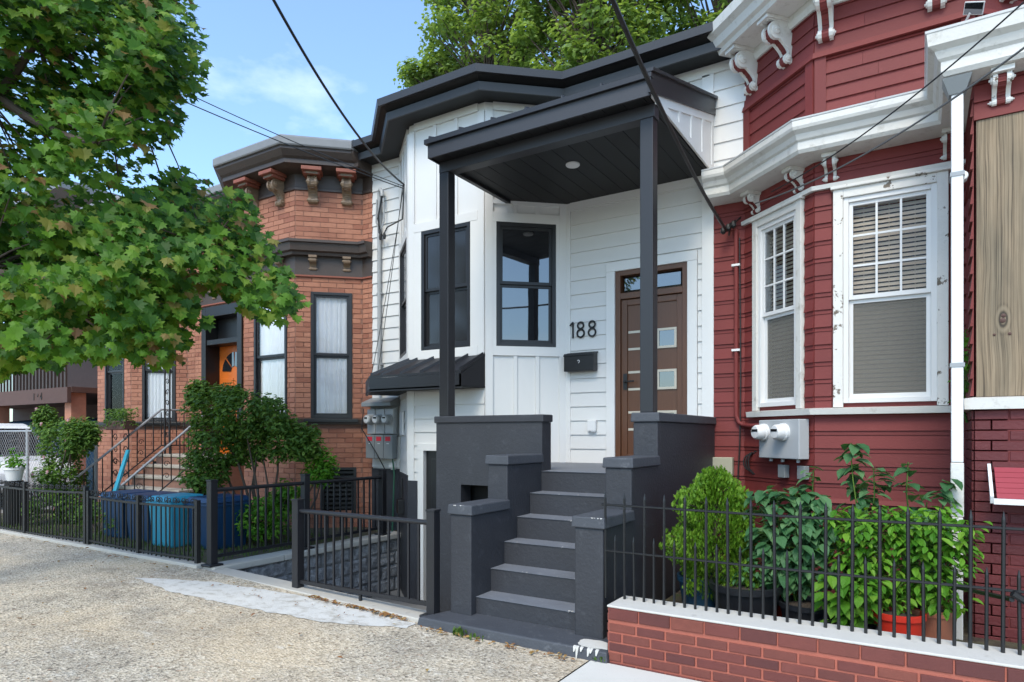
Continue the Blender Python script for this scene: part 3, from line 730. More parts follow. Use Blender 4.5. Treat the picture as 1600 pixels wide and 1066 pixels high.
cheek(-2.234, -1.998, 4.468, 5.06, -.612, -1.60); cheek(-2.236, -2.001, 5.04, 5.69, -.186, -1.60)
cheek(-2.238, -2.003, 5.67, 7.585, .205, -1.60)
# wide front wall of the landing with a slot in it
g = Seg((-4.525, 5.67), (-3.19, 5.67)); m = MB(); slot = (S_u0 := g.U(720), g.L-.22, -.745, -.53)
core(m, g, -2.3, .13, [slot], th=.18); m.build('parapet_wall', 'stoop_paint', st)
m = MB(); m.box(-4.545, -3.170, 5.652, 5.86, .131, .206); m.build('cap', 'stoop_paint', st, bevel=.01)
m = MB(); m.box(-4.525, -4.345, 5.852, 7.0, -2.3, .13); m.build('parapet_wall', 'stoop_paint', st)
m = MB(); m.box(-4.545, -4.325, 5.862, 7.0, .131, .206); m.build('cap', 'stoop_paint', st, bevel=.01)
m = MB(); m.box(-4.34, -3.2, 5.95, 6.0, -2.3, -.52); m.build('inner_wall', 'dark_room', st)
m = MB(); c = Vector((-2.02, 4.34, -1.515)); 
pr_ = [(c.x+.02+(.13+.05*noise.noise((cos(a)*2, sin(a)*2, 7)))*cos(a), 4.345+(.075+.03*noise.noise((cos(a)*2, sin(a)*2, 9)))*sin(a), -1.5235+.06*(4.345+.075*sin(a)-4.25)) for a in [i*2*pi/28 for i in range(28)]]
m.prism(pr_, (0, 0, .006))
for dx, L in ((-.10, .03), (-.08, .075), (-.045, .02), (.01, .045), (.03, .02), (.075, .03)): m.hexa([(c.x+dx-.003,4.2265-.0015*L,-1.527-L),(c.x+dx+.003,4.2265-.0015*L,-1.527-L),(c.x+dx+.003,4.24,-1.527-L),(c.x+dx-.003,4.24,-1.527-L),(c.x+dx-.012,4.243,-1.524),(c.x+dx+.012,4.243,-1.524),(c.x+dx+.012,4.26,-1.518),(c.x+dx-.012,4.26,-1.518)])
m.build('paint_spill', 'cement_white', st)

# chipped paint along the nosings
random.seed(66); m = MB()
for i in range(6):
    y, z = SY[i]*A_, SZ[i]*A_
    for _ in range(random.choice((2, 4, 7))):
        x = random.uniform(-3.17, -2.26) if random.random() < .4 else random.gauss(-2.5, .12); x = min(-2.28, max(-3.17, x)); w = random.uniform(.004, .012) if random.random() < .6 else random.uniform(.012, .045); h = random.uniform(.002, .009)
        m.prism([(x, y-.0075, z-.001), (x+w*.4, y-.0075, z-h), (x+w, y-.0075, z-.002), (x+w*.8, y-.0075, z+.001)], (0, .02, .002))
for (x0, x1, y0, zt) in ((-3.435, -3.176, 4.448, -.589), (-2.254, -1.978, 4.448, -.612)):
    for _ in range(4):
        x = random.uniform(x0+.02, x1-.03); w = random.uniform(.006, .022); h = random.uniform(.004, .014)
        m.prism([(x, y0+.004, zt-.004), (x+w*.5, y0+.001, zt-h), (x+w, y0+.003, zt-.005)], (0, .012, .003))
stuff(m.build('paint_chips', 'cement_white', st))
# ------------------------------------------------------------ areaway: kerb, coping wall, steps, fences
kb = MB(); kb.hexa([(-6.75,4.30,-1.62),(-3.6,4.28,-1.70),(-3.6,4.52,-1.70),(-6.75,4.52,-1.62),(-6.75,4.30,-1.475),(-3.6,4.28,-1.552),(-3.6,4.52,-1.552),(-6.75,4.52,-1.475)])
tag(kb.build('kerb', 'concrete', bevel=.01), 'low concrete kerb along the sidewalk under the black areaway fence', 'kerb')
kb = MB(); kb.box(-30, -6.78, 4.28, 4.42, -1.62, -1.435); tag(kb.build('kerb', 'concrete', bevel=.01), 'low concrete kerb under the old iron fence of the brick houses', 'kerb')
rw = thing('retaining_wall', 'rough grey split block retaining wall with pale coping beside the sunken entrance', 'retaining wall', (-6.7, 5.9, -2.3))
m = MB(); m.box(-6.80, -6.64, 4.42, 7.55, -2.38, -1.53); m.build('backing', 'concrete_dark', rw)
def rough_block(y0, y1, z0, z1):
    m = MB(); ny, nz_ = 9, 6
    for i in range(ny+1):
        for j in range(nz_+1):
            y = y0+(y1-y0)*i/ny; z = z0+(z1-z0)*j/nz_; e = i in (0, ny) or j in (0, nz_)
            m.v.append((-6.638+(.004 if e else .02+.03*abs(noise.noise((y*7, z*9, y0*3)))), y, z))
    for i in range(ny):
        for j in range(nz_): q = i*(nz_+1)+j; m.f.append((q, q+nz_+1, q+nz_+2, q+1))
    return m.build('block', 'block_face', rw, recalc=False)
zz = -2.3
for r in range(4):
    y = 4.54-(.28 if r % 2 else 0)
    while y < 7.5:
        a, b = max(y, 4.53), min(y+.56, 7.5)
        if b-a > .05: rough_block(a+.006, b-.006, zz+.005, zz+.187)
        y += .56
    zz += .192
for i, (a, b) in enumerate(((4.36, 5.3), (5.305, 6.4), (6.405, 7.5))):
    m = MB(); m.box(-6.84, -6.57, a, b, -1.53, -1.455); m.build('coping', 'concrete', rw, bevel=.012)
for i in range(3):
    m = MB(); m.box(-6.55, -5.35, 4.53+.27*i, 4.80+.27*i, -2.3, -1.74-.19*i); o = m.build('area_step', 'concrete_dark', bevel=.01)
    tag(o, ['top concrete step going down behind the kerb to the basement entrance', 'middle concrete step going down to the basement entrance', 'lowest concrete step going down to the basement entrance'][i], 'step')

def fence_run(name, label, A, B, zb, H, posts, spacing, par_label=None, bal=.009, post_w=.042, rail_lo=.10):
    A, B = Vector(A), Vector(B); t = thing(name, label, 'fence', (A.x, A.y, zb)); g = Seg((A.x, A.y), (B.x, B.y))
    for u in posts:
        m = MB(); m.sbox(g, u-post_w, u+post_w, zb, zb+H, -post_w, post_w); p = m.build('post', 'charcoal_metal', t, bevel=.004)
        m = MB(); m.sbox(g, u-post_w-.006, u+post_w+.006, zb+H, zb+H+.018, -post_w-.006, post_w+.006); m.build('post_cap', 'charcoal_metal', p, bevel=.004)
        m = MB(); m.sbox(g, u-.085, u+.085, zb-.002, zb+.022, -.085, .085); m.build('base_plate', 'charcoal_metal', p, bevel=.006)
    for a, b in zip(posts, posts[1:]):
        a += post_w; b -= post_w
        m = MB(); m.tube([g.P(a, zb+H-.10, 0), g.P(b, zb+H-.10, 0)], .023, 10); m.build('rail', 'charcoal_metal', t, smooth=True)
        m = MB(); m.sbox(g, a, b, zb+rail_lo-.018, zb+rail_lo+.018, -.016, .016); m.build('rail', 'charcoal_metal', t)
        n = max(1, round((b-a)/spacing)); me = None
        m = MB(); m.box(-bal, bal, -bal, bal, zb+rail_lo+.018, zb+H-.118); me = m.mesh('baluster', 'charcoal_metal')
        copies(me, 'baluster', [Matrix.Translation(g.P(a+(b-a)*i/n, 0, 0)) @ Matrix.Rotation(math.atan2(g.u.y, g.u.x), 4, 'Z') for i in range(1, n)], t)
    if name == 'areaway_fence':
        m = MB(); u = (posts[0]+posts[1])/2; m.sbox(g, u-.012, u+.012, zb-.002, zb+rail_lo-.018, -.012, .012); m.build('foot', 'charcoal_metal', t)
    return t
fence_run('areaway_fence', 'low black metal railing panel on the kerb left of the grey stoop', (-5.26, 4.40), (-3.545, 4.40), -1.552, .90, [0, 1.715], .115)
fence_run('side_fence', 'black metal railing on the coping running back to the brick wall', (-6.70, 4.42), (-6.70, 7.2), -1.455, .94, [0, 1.30, 2.72], .115)

# ------------------------------------------------------------ old iron fence and gate before the brick houses
def scroll(c, g, r, s=1, h=0):
    c = Vector(c); return [c+g.u*(s*r*(1-i/16)*cos(i*.55))+Vector((0, 0, r*(1-i/16)*sin(i*.55))) for i in range(14)]
def old_fence(name, label, x0, x1, zt, zb, ysag, n_post, cat='fence'):
    t = thing(name, label, cat, ((x0+x1)/2, 4.36, zb)); g = Seg((x0, 4.36), (x1, 4.36)); W = g.L
    for i in range(n_post):
        u = .02+(W-.04)*i/(n_post-1); m = MB(); m.sbox(g, u-.024, u+.024, -1.44, zt+.05, -.024, .024); m.build('post', 'iron', t)
    def sag(u): return -ysag*sin(pi*min(1, max(0, u/W)))
    for z, r in ((zt-.03, .013), (zb+.06, .010)):
        m = MB(); N = 14
        for i in range(N): m.sbox(g, W*i/N, W*(i+1)/N, z-r+sag(W*(i+.5)/N), z+r+sag(W*(i+.5)/N), -.014, .014)
        m.build('rail', 'iron', t)
    n = int(W/.092); mm = MB(); mm.box(-.0065, .0065, -.0065, .0065, zb+.02, zt-.02); me = mm.mesh('picket', 'iron')
    copies(me, 'picket', [Matrix.Translation((x0+W*i/n, 4.36, sag(W*i/n)+random.uniform(-.008, .008))) @ Matrix.Rotation(random.uniform(-.012, .012), 4, 'Y') for i in range(1, n)], t)
    k = int(W/.17)
    for i in range(k):
        u = (i+.5)*W/k; m = MB()
        m.tube(scroll(g.P(u-.035, zt+.03+sag(u), 0), g, .04, 1), .006, 5); m.tube(scroll(g.P(u+.04, zt+.03+sag(u), 0), g, .035, -1), .006, 5)
        m.tube([g.P(u, zt+sag(u), 0), g.P(u, zt+.085+sag(u), 0)], .008, 5, .002); m.build('scroll_crest', 'iron', t)
    return t
old_fence('iron_gate', 'old iron double gate with scroll crest before the blue bins', -9.30, -6.86, -.78, -1.44, .02, 3, 'gate')
old_fence('iron_fence', 'sagging old iron fence with scroll crest at the far left of the sidewalk', -12.9, -9.34, -.73, -1.44, .035, 3)
old_fence('iron_fence', 'far end of the old iron fence, before the parked white car', -16.6, -12.94, -.73, -1.44, .02, 3)

# ------------------------------------------------------------ brick planter wall and picket fence of the red house
pw = thing('planter_wall', 'low red brick planter wall with pale coping in the right foreground', 'planter wall', (-.3, 4.3, -1.6))
m = MB(); m.box(-1.875, 1.6, 4.285, 4.585, -1.66, -1.213); m.build('backing', 'mortar_red', pw)
m = MB(); m.box(-1.882, 1.62, 4.274, 4.60, -1.2125, -1.197); m.build('coping', 'cement_white', pw, bevel=.005)
pg = Seg((-1.875, 4.285), (1.6, 4.285)); L_ = []
bricks(pg, 0, pg.L, -1.66, -1.300, [], pw, None, L=.207, H=.0686, j=.014, proud=.009, mlist=L_); bricks(pg, 0, pg.L, -1.300, -1.213, [], pw, None, L=.225, H=.09, j=.010, proud=.010, mlist=L_)
pg2 = Seg((-1.875, 4.585), (-1.875, 4.285)); bricks(pg2, 0, pg2.L, -1.66, -1.213, [], pw, None, L=.207, H=.0686, j=.014, proud=.012, mlist=L_)
put_bricks(L_, pw, 'planter_brick', 300)
pf = thing('picket_fence', 'black iron picket fence with tall and short bars on the brick planter wall', 'fence', (-.3, 4.47, -1.197))
XF = []
x = -1.985; i = 0
mt = MB(); mt.tube([(0, 0, 0), (0, 0, .74)], .0105, 6); mt.tube([(0, 0, .74), (0, 0, .785)], .011, 6, .002); mt = mt.mesh('picket', 'black_paint')
ms = MB(); ms.tube([(0, 0, 0), (0, 0, .43)], .0095, 6); ms.tube([(0, 0, .43), (0, 0, .47)], .010, 6, .002); ms = ms.mesh('picket', 'black_paint')
while x < 1.55:
    M = Matrix.Translation((x, 4.49, -1.205)) @ Matrix.Rotation(random.uniform(-.008, .008), 4, 'Y') @ Matrix.Rotation(random.uniform(-.006, .006), 4, 'X')
    copies(mt if i % 2 == 0 else ms, 'picket', [M], pf); x += .0739; i += 1
for z in (-.515, -.855):
    m = MB(); m.tube([(-2.02, 4.49, z), (-.8, 4.49, z-.006), (.3, 4.49, z+.003), (1.6, 4.49, z)], .0085, 6); m.build('rail', 'black_paint', pf, smooth=True)
m = MB(); m.tube([(.42, 4.49, -.9), (.2, 5.2, -1.0), (-.25, 5.9, -1.46)], .014, 6); m.tube([(.42, 4.47, -.86), (.52, 4.50, -.93)], .02, 6); m.build('brace', 'black_paint', pf)
# ------------------------------------------------------------ brick row houses
def brick_house(x4, xr, label, win_right, win_front, door, left_end, lab_door, limit=300, par=None):
    """x4: where the right face of the bay meets the flat wall, xr: right end of the front; left_end: left end of the front"""
    P4 = (x4, 7.6); P3 = (x4-.745, 6.89); P2 = (P3[0]-1.26, 6.89); P1 = (P2[0]-.79, 7.6)
    poly = [(left_end, 7.6), P1, P2, P3, P4, (xr, 7.6)]
    s = [Seg(poly[i], poly[i+1]) for i in range(5)]
    h = thing('brick_house', label, 'house', ((left_end+xr)/2, 7.6, -1.47))
    ops = [[] for _ in s]
    wr = (win_right[0], win_right[1], .26, 2.25); wf = (win_front[0], win_front[1], .26, 2.25)
    ops[3].append(wr); ops[2].append(wf)
    base = (s[3].L*.42, s[3].L*.86, -1.2, -.55); ops[3].append(base)
    if door: ops[0].append((door[0], door[1], -.36, 2.45))
    m = MB()
    for g, o in zip(s, ops): core(m, g, -1.6, 4.2, o)
    m.build('wall', 'mortar_tan', h)
    m = MB(); m.box(left_end+.01, xr-.01, 8.3, 17, -1.6, 4.2); m.build('body', 'orange_brick', h)
    m = MB(); m.prism([(x, y, 4.34) for x, y in offs(poly, .2)]+[(xr, 17, 4.34), (left_end, 17, 4.34)], (0, 0, .08)); m.build('roof', 'zinc', h)
    L = []
    for i, (g, o) in enumerate(zip(s, ops)):
        bands = [(g and -5, 20, .17, .25), (-5, 20, 2.50, 3.02)]
        bricks(g, 0, g.L, -1.55, 4.1, o+[(-5, 20, .165, .252), (-5, 20, 2.52, 3.0)], h, None, j=.009, proud=.008, mlist=L)
    put_bricks(L, h, 'orange_brick', limit, score=lambda b: (1 if b[0] in (s[3], s[2], s[4]) else 0)*50-(Vector(b[0].P((b[1]+b[2])/2, b[3]))).length)
    # sill course, lower cornice with frieze and small brackets, upper cornice with carved consoles
    m = MB(); m.sweep(poly, [(-.01, .168), (.06, .168), (.075, .25), (-.01, .25)]); m.build('sill_course', 'brown_paint', h)
    m = MB(); m.sweep(poly, [(-.01, 2.50), (.02, 2.50), (.02, 2.80), (-.01, 2.80)]); m.build('frieze', 'brown_paint', h)
    m = MB(); m.sweep(poly, [(-.01, 2.48), (.035, 2.48), (.035, 2.505), (-.01, 2.505)]); m.build('moulding', 'rust_wood', h)
    m = MB(); m.sweep(poly, [(-.01, 2.80), (.10, 2.80), (.11, 2.84), (.15, 2.86), (.17, 2.97), (.20, 2.98), (.20, 3.02), (-.01, 3.04)]); m.build('lower_cornice', 'brown_paint', h)
    m = MB(); m.sweep(poly, [(-.01, 3.83), (.03, 3.83), (.03, 3.87), (.015, 3.88), (.015, 4.12), (-.01, 4.12)]); m.build('frieze', 'brown_paint', h)
    m = MB(); m.sweep(poly, [(-.01, 4.08), (.20, 4.10), (.32, 4.13), (.32, 4.19), (.36, 4.22), (.42, 4.30), (.42, 4.34), (-.01, 4.34)]); cn = m.build('cornice', 'brown_paint', h)
    m = MB(); m.sweep(poly, [(.30, 4.342), (.45, 4.342), (.46, 4.36), (.46, 4.46), (.42, 4.50), (.30, 4.51)]); m.build('gutter', 'zinc', cn)
    for g in (s[2], s[3], s[4] if s[4].L > .4 else None, s[0]):
        if g is None: continue
        k = 2 if g.L < 1.5 else 4
        for i in range(k):
            u = g.L*((i+.5)/k if g is not s[3] else (.26, .76)[i]); 
            bracket(h, g, u, 3.62, 4.04, .26, .14, 'bronze', 'bronze', 'console_bracket')
            m = MB(); m.sbox(g, u-.15, u+.15, 4.042, 4.10, .03, .33); m.sbox(g, u-.12, u+.12, 4.0, 4.041, .03, .27); m.build('bracket_block', 'rust_wood', h, bevel=.008)
            bracket(h, g, u, 2.58, 2.80, .12, .10, 'bronze', None, 'small_bracket')
    for g, w, cur in ((s[3], wr, True), (s[2], wf, True)):
        wo = dh_window(h, g, *w, 'charcoal_metal', 'clear_glass', d=.02, fw=.045)
        curtain(wo, g, w[0]+.05, w[1]-.05, w[2]+.02, w[3]-.02, -.068, amp=.010, folds=7)
        m = MB(); m.sbox(g, w[0]-.1, w[1]+.1, w[2]-.06, w[2]-.004, .0, .085); m.build('sill', 'black_paint', wo, bevel=.006)
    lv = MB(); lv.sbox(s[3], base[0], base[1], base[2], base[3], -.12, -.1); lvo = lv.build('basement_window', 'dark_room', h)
    for k in range(9):
        m = MB(); z = base[2]+.03+k*.07; m.sbox(s[3], base[0], base[1], z, z+.035, -.08, -.03); m.build('louvre', 'black_paint', lvo)
    m = MB(); m.sbox(s[3], base[0]-.04, base[0], base[2]-.04, base[3]+.04, -.05, .03); m.sbox(s[3], base[1], base[1]+.04, base[2]-.04, base[3]+.04, -.05, .03); m.sbox(s[3], base[0], base[1], base[3], base[3]+.04, -.05, .028); m.build('frame', 'black_paint', lvo)
    if door:
        g = s[0]; a, b = door; m = MB()
        m.sbox(g, a, a+.14, -.36, 2.45, -.3, .05); m.sbox(g, b-.14, b, -.36, 2.45, -.3, .05); m.sbox(g, a+.14, b-.14, 2.25, 2.45, -.3, .048); m.sbox(g, a+.14, b-.14, 1.72, 1.82, -.3, .03)
        df = m.build('door_frame', 'black_paint', h, bevel=.008)
        m = MB(); m.sbox(g, a+.14, b-.14, 1.82, 2.25, -.25, -.22); m.build('transom_panel', 'black_paint', df)
        m = MB(); m.sbox(g, a+.14, b-.14, -.36, 1.72, -.30, -.25); lf = m.build('door_leaf', 'orange_door', df)
        c = (a+b)/2; n = 8; R = (b-a)/2-.24
        for k in range(4):
            t0, t1 = pi*k/4+.06, pi*(k+1)/4-.06
            m = MB(); m.prism([g.P(c+R*.3*cos(t), 1.22+R*.3*sin(t), -.249) for t in (t0, t1)]+[g.P(c+R*cos(t), 1.22+R*sin(t), -.249) for t in (t1, (t0+t1)/2, t0)], g.n*.012); m.build('fan_pane', 'dark_glass', df)
        m = MB()
        for (p, q, z0, z1) in ((.06, .46, .62, 1.1), (.54, .94, .62, 1.1), (.06, .46, -.22, .5), (.54, .94, -.22, .5)):
            w = b-a-.28; m.sbox(g, a+.14+p*w, a+.14+q*w, z0, z1, -.249, -.238)
        m.build('door_panel', 'orange_door', df, bevel=.012)
    return h, s, poly
g_ = Seg((-8.295, 6.89), (-7.55, 7.6)); gf = Seg((-9.555, 6.89), (-8.295, 6.89)); gd = Seg((-12.06, 7.6), (-10.345, 7.6))
bh, bs, bpoly = brick_house(-7.55, -7.335, 'orange brick row house with orange door and curtained bay beside the white house', (g_.U(486), g_.U(550)), (gf.U(398), gf.U(449)), (gd.U(318), gd.U(381)), -12.06, '')
g_ = Seg((-12.805, 6.89), (-12.06, 7.6)); gf = Seg((-14.065, 6.89), (-12.805, 6.89))
bh2, bs2, _ = brick_house(-12.30, -12.065, 'farther orange brick house half hidden behind the maple branches', (.20, .80), (.30, 1.02), None, -15.35, '', 300)

# stoop of the brick house with iron handrails
bst = thing('brick_stoop', 'brick stoop with pale stone treads and iron handrails before the orange door', 'stoop', (-11.1, 6.6, -1.47))
for i in range(6):
    y0 = 5.75+.24*i; z = -1.28+.185*i; y1 = 7.58 if i == 5 else y0+.27
    m = MB(); m.box(-12.28, -10.4, y0+.03, y1, z-.20, z-.055); m.build('riser', 'mortar_tan', bst)
    m = MB(); m.box(-12.33, -10.35, y0, y1, z-.055, z); m.build('tread', 'stone_tread', bst, bevel=.012)
m = MB(); m.box(-12.28, -10.4, 6.95, 7.58, -1.5, -.42); m.build('base', 'mortar_tan', bst)
for xs_ in (-12.2, -10.6):
    g = Seg((xs_, 5.6), (xs_, 7.5)); hr = MB(); zf = lambda y: -1.28+(y-5.75)*.77
    hr.tube([(xs_, 5.45, zf(5.45)+.72), (xs_, 7.0, zf(7.0)+.80), (xs_, 7.5, zf(7.0)+.80)], .02, 8); hr = hr.build('handrail', 'galv', bst, smooth=True)
    m = MB(); m.tube([(xs_, 5.5, zf(5.5)+.12), (xs_, 7.0, zf(7.0)+.12)], .012, 6); m.tube([(xs_, 7.0, zf(7.0)+.12), (xs_, 7.5, zf(7.0)+.12)], .012, 6); m.build('lower_rail', 'iron', hr)
    for k in range(14):
        y = 5.5+k*.15; zt = zf(min(y, 7.0))+.75; zb_ = zf(min(y, 7.0))+(.12 if 0 < k < 13 else -.15)
        m = MB(); m.box(xs_-.007, xs_+.007, y-.007, y+.007, zb_, zt); m.build('baluster', 'iron', bst)
        if k % 3 == 1:
            m = MB(); m.tube(scroll((xs_, y+.07, (zt+zb_)/2+.1), Seg((xs_, 5), (xs_, 8)), .055), .006, 5); m.tube(scroll((xs_, y+.07, (zt+zb_)/2-.1), Seg((xs_, 5), (xs_, 8)), .055, -1), .006, 5); m.build('scroll', 'iron', bst)
ic = thing('iron_column', 'slender black openwork iron column standing on the brick stoop', 'column', (-12.0, 7.0, -.36))
m = MB()
for dx in (-.08, .08): m.box(-12.0+dx-.012, -12.0+dx+.012, 6.988, 7.012, -.36, 2.5)
m.build('upright', 'iron', ic)
for k in range(14):
    m = MB(); m.tube(scroll((-12.0, 7.0, -.2+k*.2), Seg((-13, 7), (-11, 7)), .065, 1 if k % 2 else -1), .008, 5); m.build('scroll', 'iron', ic)

# ------------------------------------------------------------ red house
RP = [(-2.055, 7.6), (-1.67, 7.6), (-.87, 6.89), (.39, 6.89), (1.18, 7.6), (3.4, 7.6)]
RS = [Seg(RP[i], RP[i+1]) for i in range(5)]; R0, R1, R2, R3, R4 = RS
rh = thing('red_house', 'red clapboard bay fronted house with ornate white cornices and brackets', 'house', (0, 7.6, -1.5))
v1 = (.255, .86, .30, 2.24); v2 = (R2.U(1318), R2.U(1464), .30, 2.22)
m = MB()
for g, o in zip(RS, ([], [v1], [v2], [], [])): core(m, g, -1.6, 4.2 if g is not R0 else 2.9, o)
m.build('wall', 'red_paint', rh)
m = MB(); m.box(-2.05, 3.3, 8.25, 17, -1.6, 4.2); m.build('body', 'red_paint', rh)
m = MB(); m.prism([(x, y, 4.32) for x, y in offs(RP[1:], .2)]+[(3.4, 17, 4.32), (-1.64, 17, 4.32)], (0, 0, .1)); m.build('roof', 'zinc', rh)
pat = [.125, .04]
for g, o, a, b in ((R0, [], 0, R0.L), (R1, [(v1[0]-.09, v1[1]+.09, .2, v1[3]+.11)], 0, R1.L-.0), (R2, [(v2[0]-.10, v2[1]+.10, .2, v2[3]+.12)], 0, R2.L), (R3, [], 0, R3.L)):
    courses(g, a, b, -.62, 2.62, o, .165, rh, 'red_paint', 'clapboard', pat, .026, .008, .002, .3)
for g, a, b in ((R1, .10, R1.L-.10), (R2, .10, R2.L-.1), (R3, .1, R3.L)):
    courses(g, a, b, 2.92, 3.60, [], .13, rh, 'red_paint', 'clapboard', None, .022, .006, .002, .5)
    courses(g, 0, g.L, 3.66, 4.1, [], .13, rh, 'red_paint', 'clapboard', None, .022, .006, .002, .5)
for g in (R1, R2, R3):
    for (a, b) in ((0, .10), (g.L-.10, g.L)): m = MB(); m.sbox(g, a, b, 2.92, 3.60, .002, .03); m.build('corner_board', 'red_paint', rh)
m = MB(); m.sweep(RP[1:], [(-.01, 3.60), (.05, 3.60), (.03, 3.66), (-.01, 3.66)]); m.build('belt_moulding', 'red_paint', rh)
m = MB(); m.sweep(RP, [(-.01, -1.6), (.025, -1.6), (.025, -.64), (-.01, -.64)]); m.build('foundation', 'red_brick_paint', rh)
m = MB(); m.sweep(RP, [(-.01, -.64), (.045, -.64), (.03, -.60), (-.01, -.60)]); m.build('water_table', 'red_paint', rh)
m = MB(); m.sweep(RP[1:], [(-.01, 2.335), (.055, 2.335), (.06, 2.375), (-.01, 2.385)]); m.build('drip_band', 'old_white', rh)
m = MB(); m.sweep([R1.P(v1[0]-.12, 0, 0)[:2], RP[2], R2.P(v2[1]+.17, 0, 0)[:2]], [(-.01, .195), (.085, .195), (.095, .25), (-.01, .262)]); m.build('sill', 'old_white', rh)
# lower cornice
m = MB(); m.sweep(RP, [(-.01, 2.62), (.27, 2.63), (.29, 2.66), (.29, 2.73), (.31, 2.745), (.33, 2.79), (.37, 2.82), (.38, 2.845), (.38, 2.90), (-.01, 2.925)]); lc = m.build('lower_cornice', 'old_white', rh)
m = MB(); m.sweep(RP, [(.30, 2.9065), (.385, 2.902), (.39, 2.915), (-.01, 2.94)]); m.build('cap_flashing', 'vinyl_white', lc)
for (g, u) in ((R1, .22), (R1, .88), (R2, .14), (R2, 1.08)): bracket(rh, g, u, 2.40, 2.625, .17, .10, 'old_white', 'red_paint', 'small_bracket')
# upper cornice
m = MB(); m.sweep(RP[1:], [(-.01, 4.18), (.34, 4.19), (.36, 4.23), (.40, 4.25), (.43, 4.32), (.49, 4.36), (.50, 4.46), (.42, 4.50), (-.01, 4.52)]); uc = m.build('upper_cornice', 'old_white', rh)
m = MB(); m.sweep(RP[1:], [(-.01, 4.07), (.04, 4.07), (.06, 4.12), (.06, 4.18), (-.01, 4.18)]); m.build('frieze_moulding', 'old_white', uc)
for (g, u) in ((R1, .16), (R1, .70), (R2, .10), (R2, .98), (R3, .3)): bracket(rh, g, u, 3.74, 4.185, .30, .13, 'old_white', 'red_paint', 'console_bracket')
# windows: white casings, peeling on the big one
def casing(g, v, w, mat, lab=None):
    m = MB(); m.sbox(g, v[0]-w, v[0], v[2]-.04, v[3]+w, .0, .05); m.sbox(g, v[1], v[1]+w, v[2]-.04, v[3]+w, .0, .05); m.sbox(g, v[0], v[1], v[3], v[3]+w, .0, .048); m.sbox(g, v[0]-w-.02, v[1]+w+.02, v[3]+w, v[3]+w+.03, .0, .075)
    o = m.build('casing', mat, rh, bevel=.006)
    if lab: o['label'] = lab
    return o
casing(R1, v1, .075, 'old_white'); casing(R2, v2, .085, 'peeling_white', 'white casing with cracked and peeling paint')
for g, v in ((R1, v1), (R2, v2)):
    wo = dh_window(rh, g, *v, 'vinyl_white', 'clear_glass', d=.03, fw=.045, meet=1.265, grid=(3, 3), lower='screened')
    blinds(wo, g, v[0]+.05, v[1]-.05, v[2]+.03, v[3]-.03)
# electricity meters on the left face of the bay
em = thing('meter_box', 'light grey double electricity meter box under the left window of the red house', 'meter box', R1.P(.7, -.25, .05))
m = MB(); m.sbox(R1, .43, 1.03, -.235, .155, .03, .15); m.build('case', 'meter_light', em, bevel=.008)
for u in (.52, .82):
    c = Vector(R1.P(u, .03, .15)); m = MB(); m.lathe(c, [(.088, 0), (.088, .03), (.078, .035), (.075, .10), (.06, .118), (.01, .122)], 22, R1.n); mo = m.build('meter', 'vinyl_white', em, smooth=True)
    m = MB(); m.sbox(R1, u-.045, u+.045, .035, .06, .271, .274); m.build('meter_dial', 'black_paint', mo)
for u in (.56, .74, .96): m = MB(); m.tube([R1.P(u, -.27, .1), R1.P(u, -.233, .1)], .018, 8); m.build('hub', 'galv', em)
for u in (.70, .98):
    m = MB(); m.sbox(R1, u-.05, u+.05, -.43, -.30, .03, .09); o = m.build('conduit_box', 'meter_grey', em, bevel=.004)
jb = MB(); jb.sbox(R0, R0.U(1113), R0.U(1148), -.46, -.25, .026, .11); tag(jb.build('junction_box', 'beige', bevel=.008), 'beige junction box on red clapboard right of the grey stoop', 'junction box')
u = R0.U(1152); cd = MB(); cd.tube([R0.P(u, 2.30, .05), R0.P(u, .35, .05), R0.P(u, .22, .05), R0.P(u+.03, .14, .055), R0.P(u+.08, .11, .06), R1.P(.2, .1, .08), R1.P(.45, .1, .09)], .024, 10)
cd = cd.build('conduit', 'red_paint', smooth=True); tag(cd, 'red painted conduit running down the clapboard to the double meter', 'conduit')
cl = MB()
for z in (.95, 1.90): cl.sbox(R0, u-.045, u+.045, z-.012, z+.012, .02, .08)
cl.build('pipe_clip', 'vinyl_white', cd)
cc = MB(); cc.tube([R0.P(u+.04, 2.2, .06), R0.P(u+.045, 1.4, .055), R0.P(u+.05, .6, .055), R0.P(u+.04, -.1, .055), R0.P(u+.02, -.5, .06)], .008, 6); tag(cc.build('cable', 'cable', smooth=True), 'thin black cable hanging beside the red conduit', 'cable')
c2 = MB()
for k in range(3): p = Vector(R0.P(u+.16+.03*k, -.3, .1)); c2.tube([p+Vector((.07*cos(i*.5+k), -.02*k, .09*sin(i*.5+k)*(1+.2*k))) for i in range(13)], .008, 6)
tag(c2.build('cable_coil', 'cable', smooth=True), 'loose coil of black cable below the double meter', 'cable')

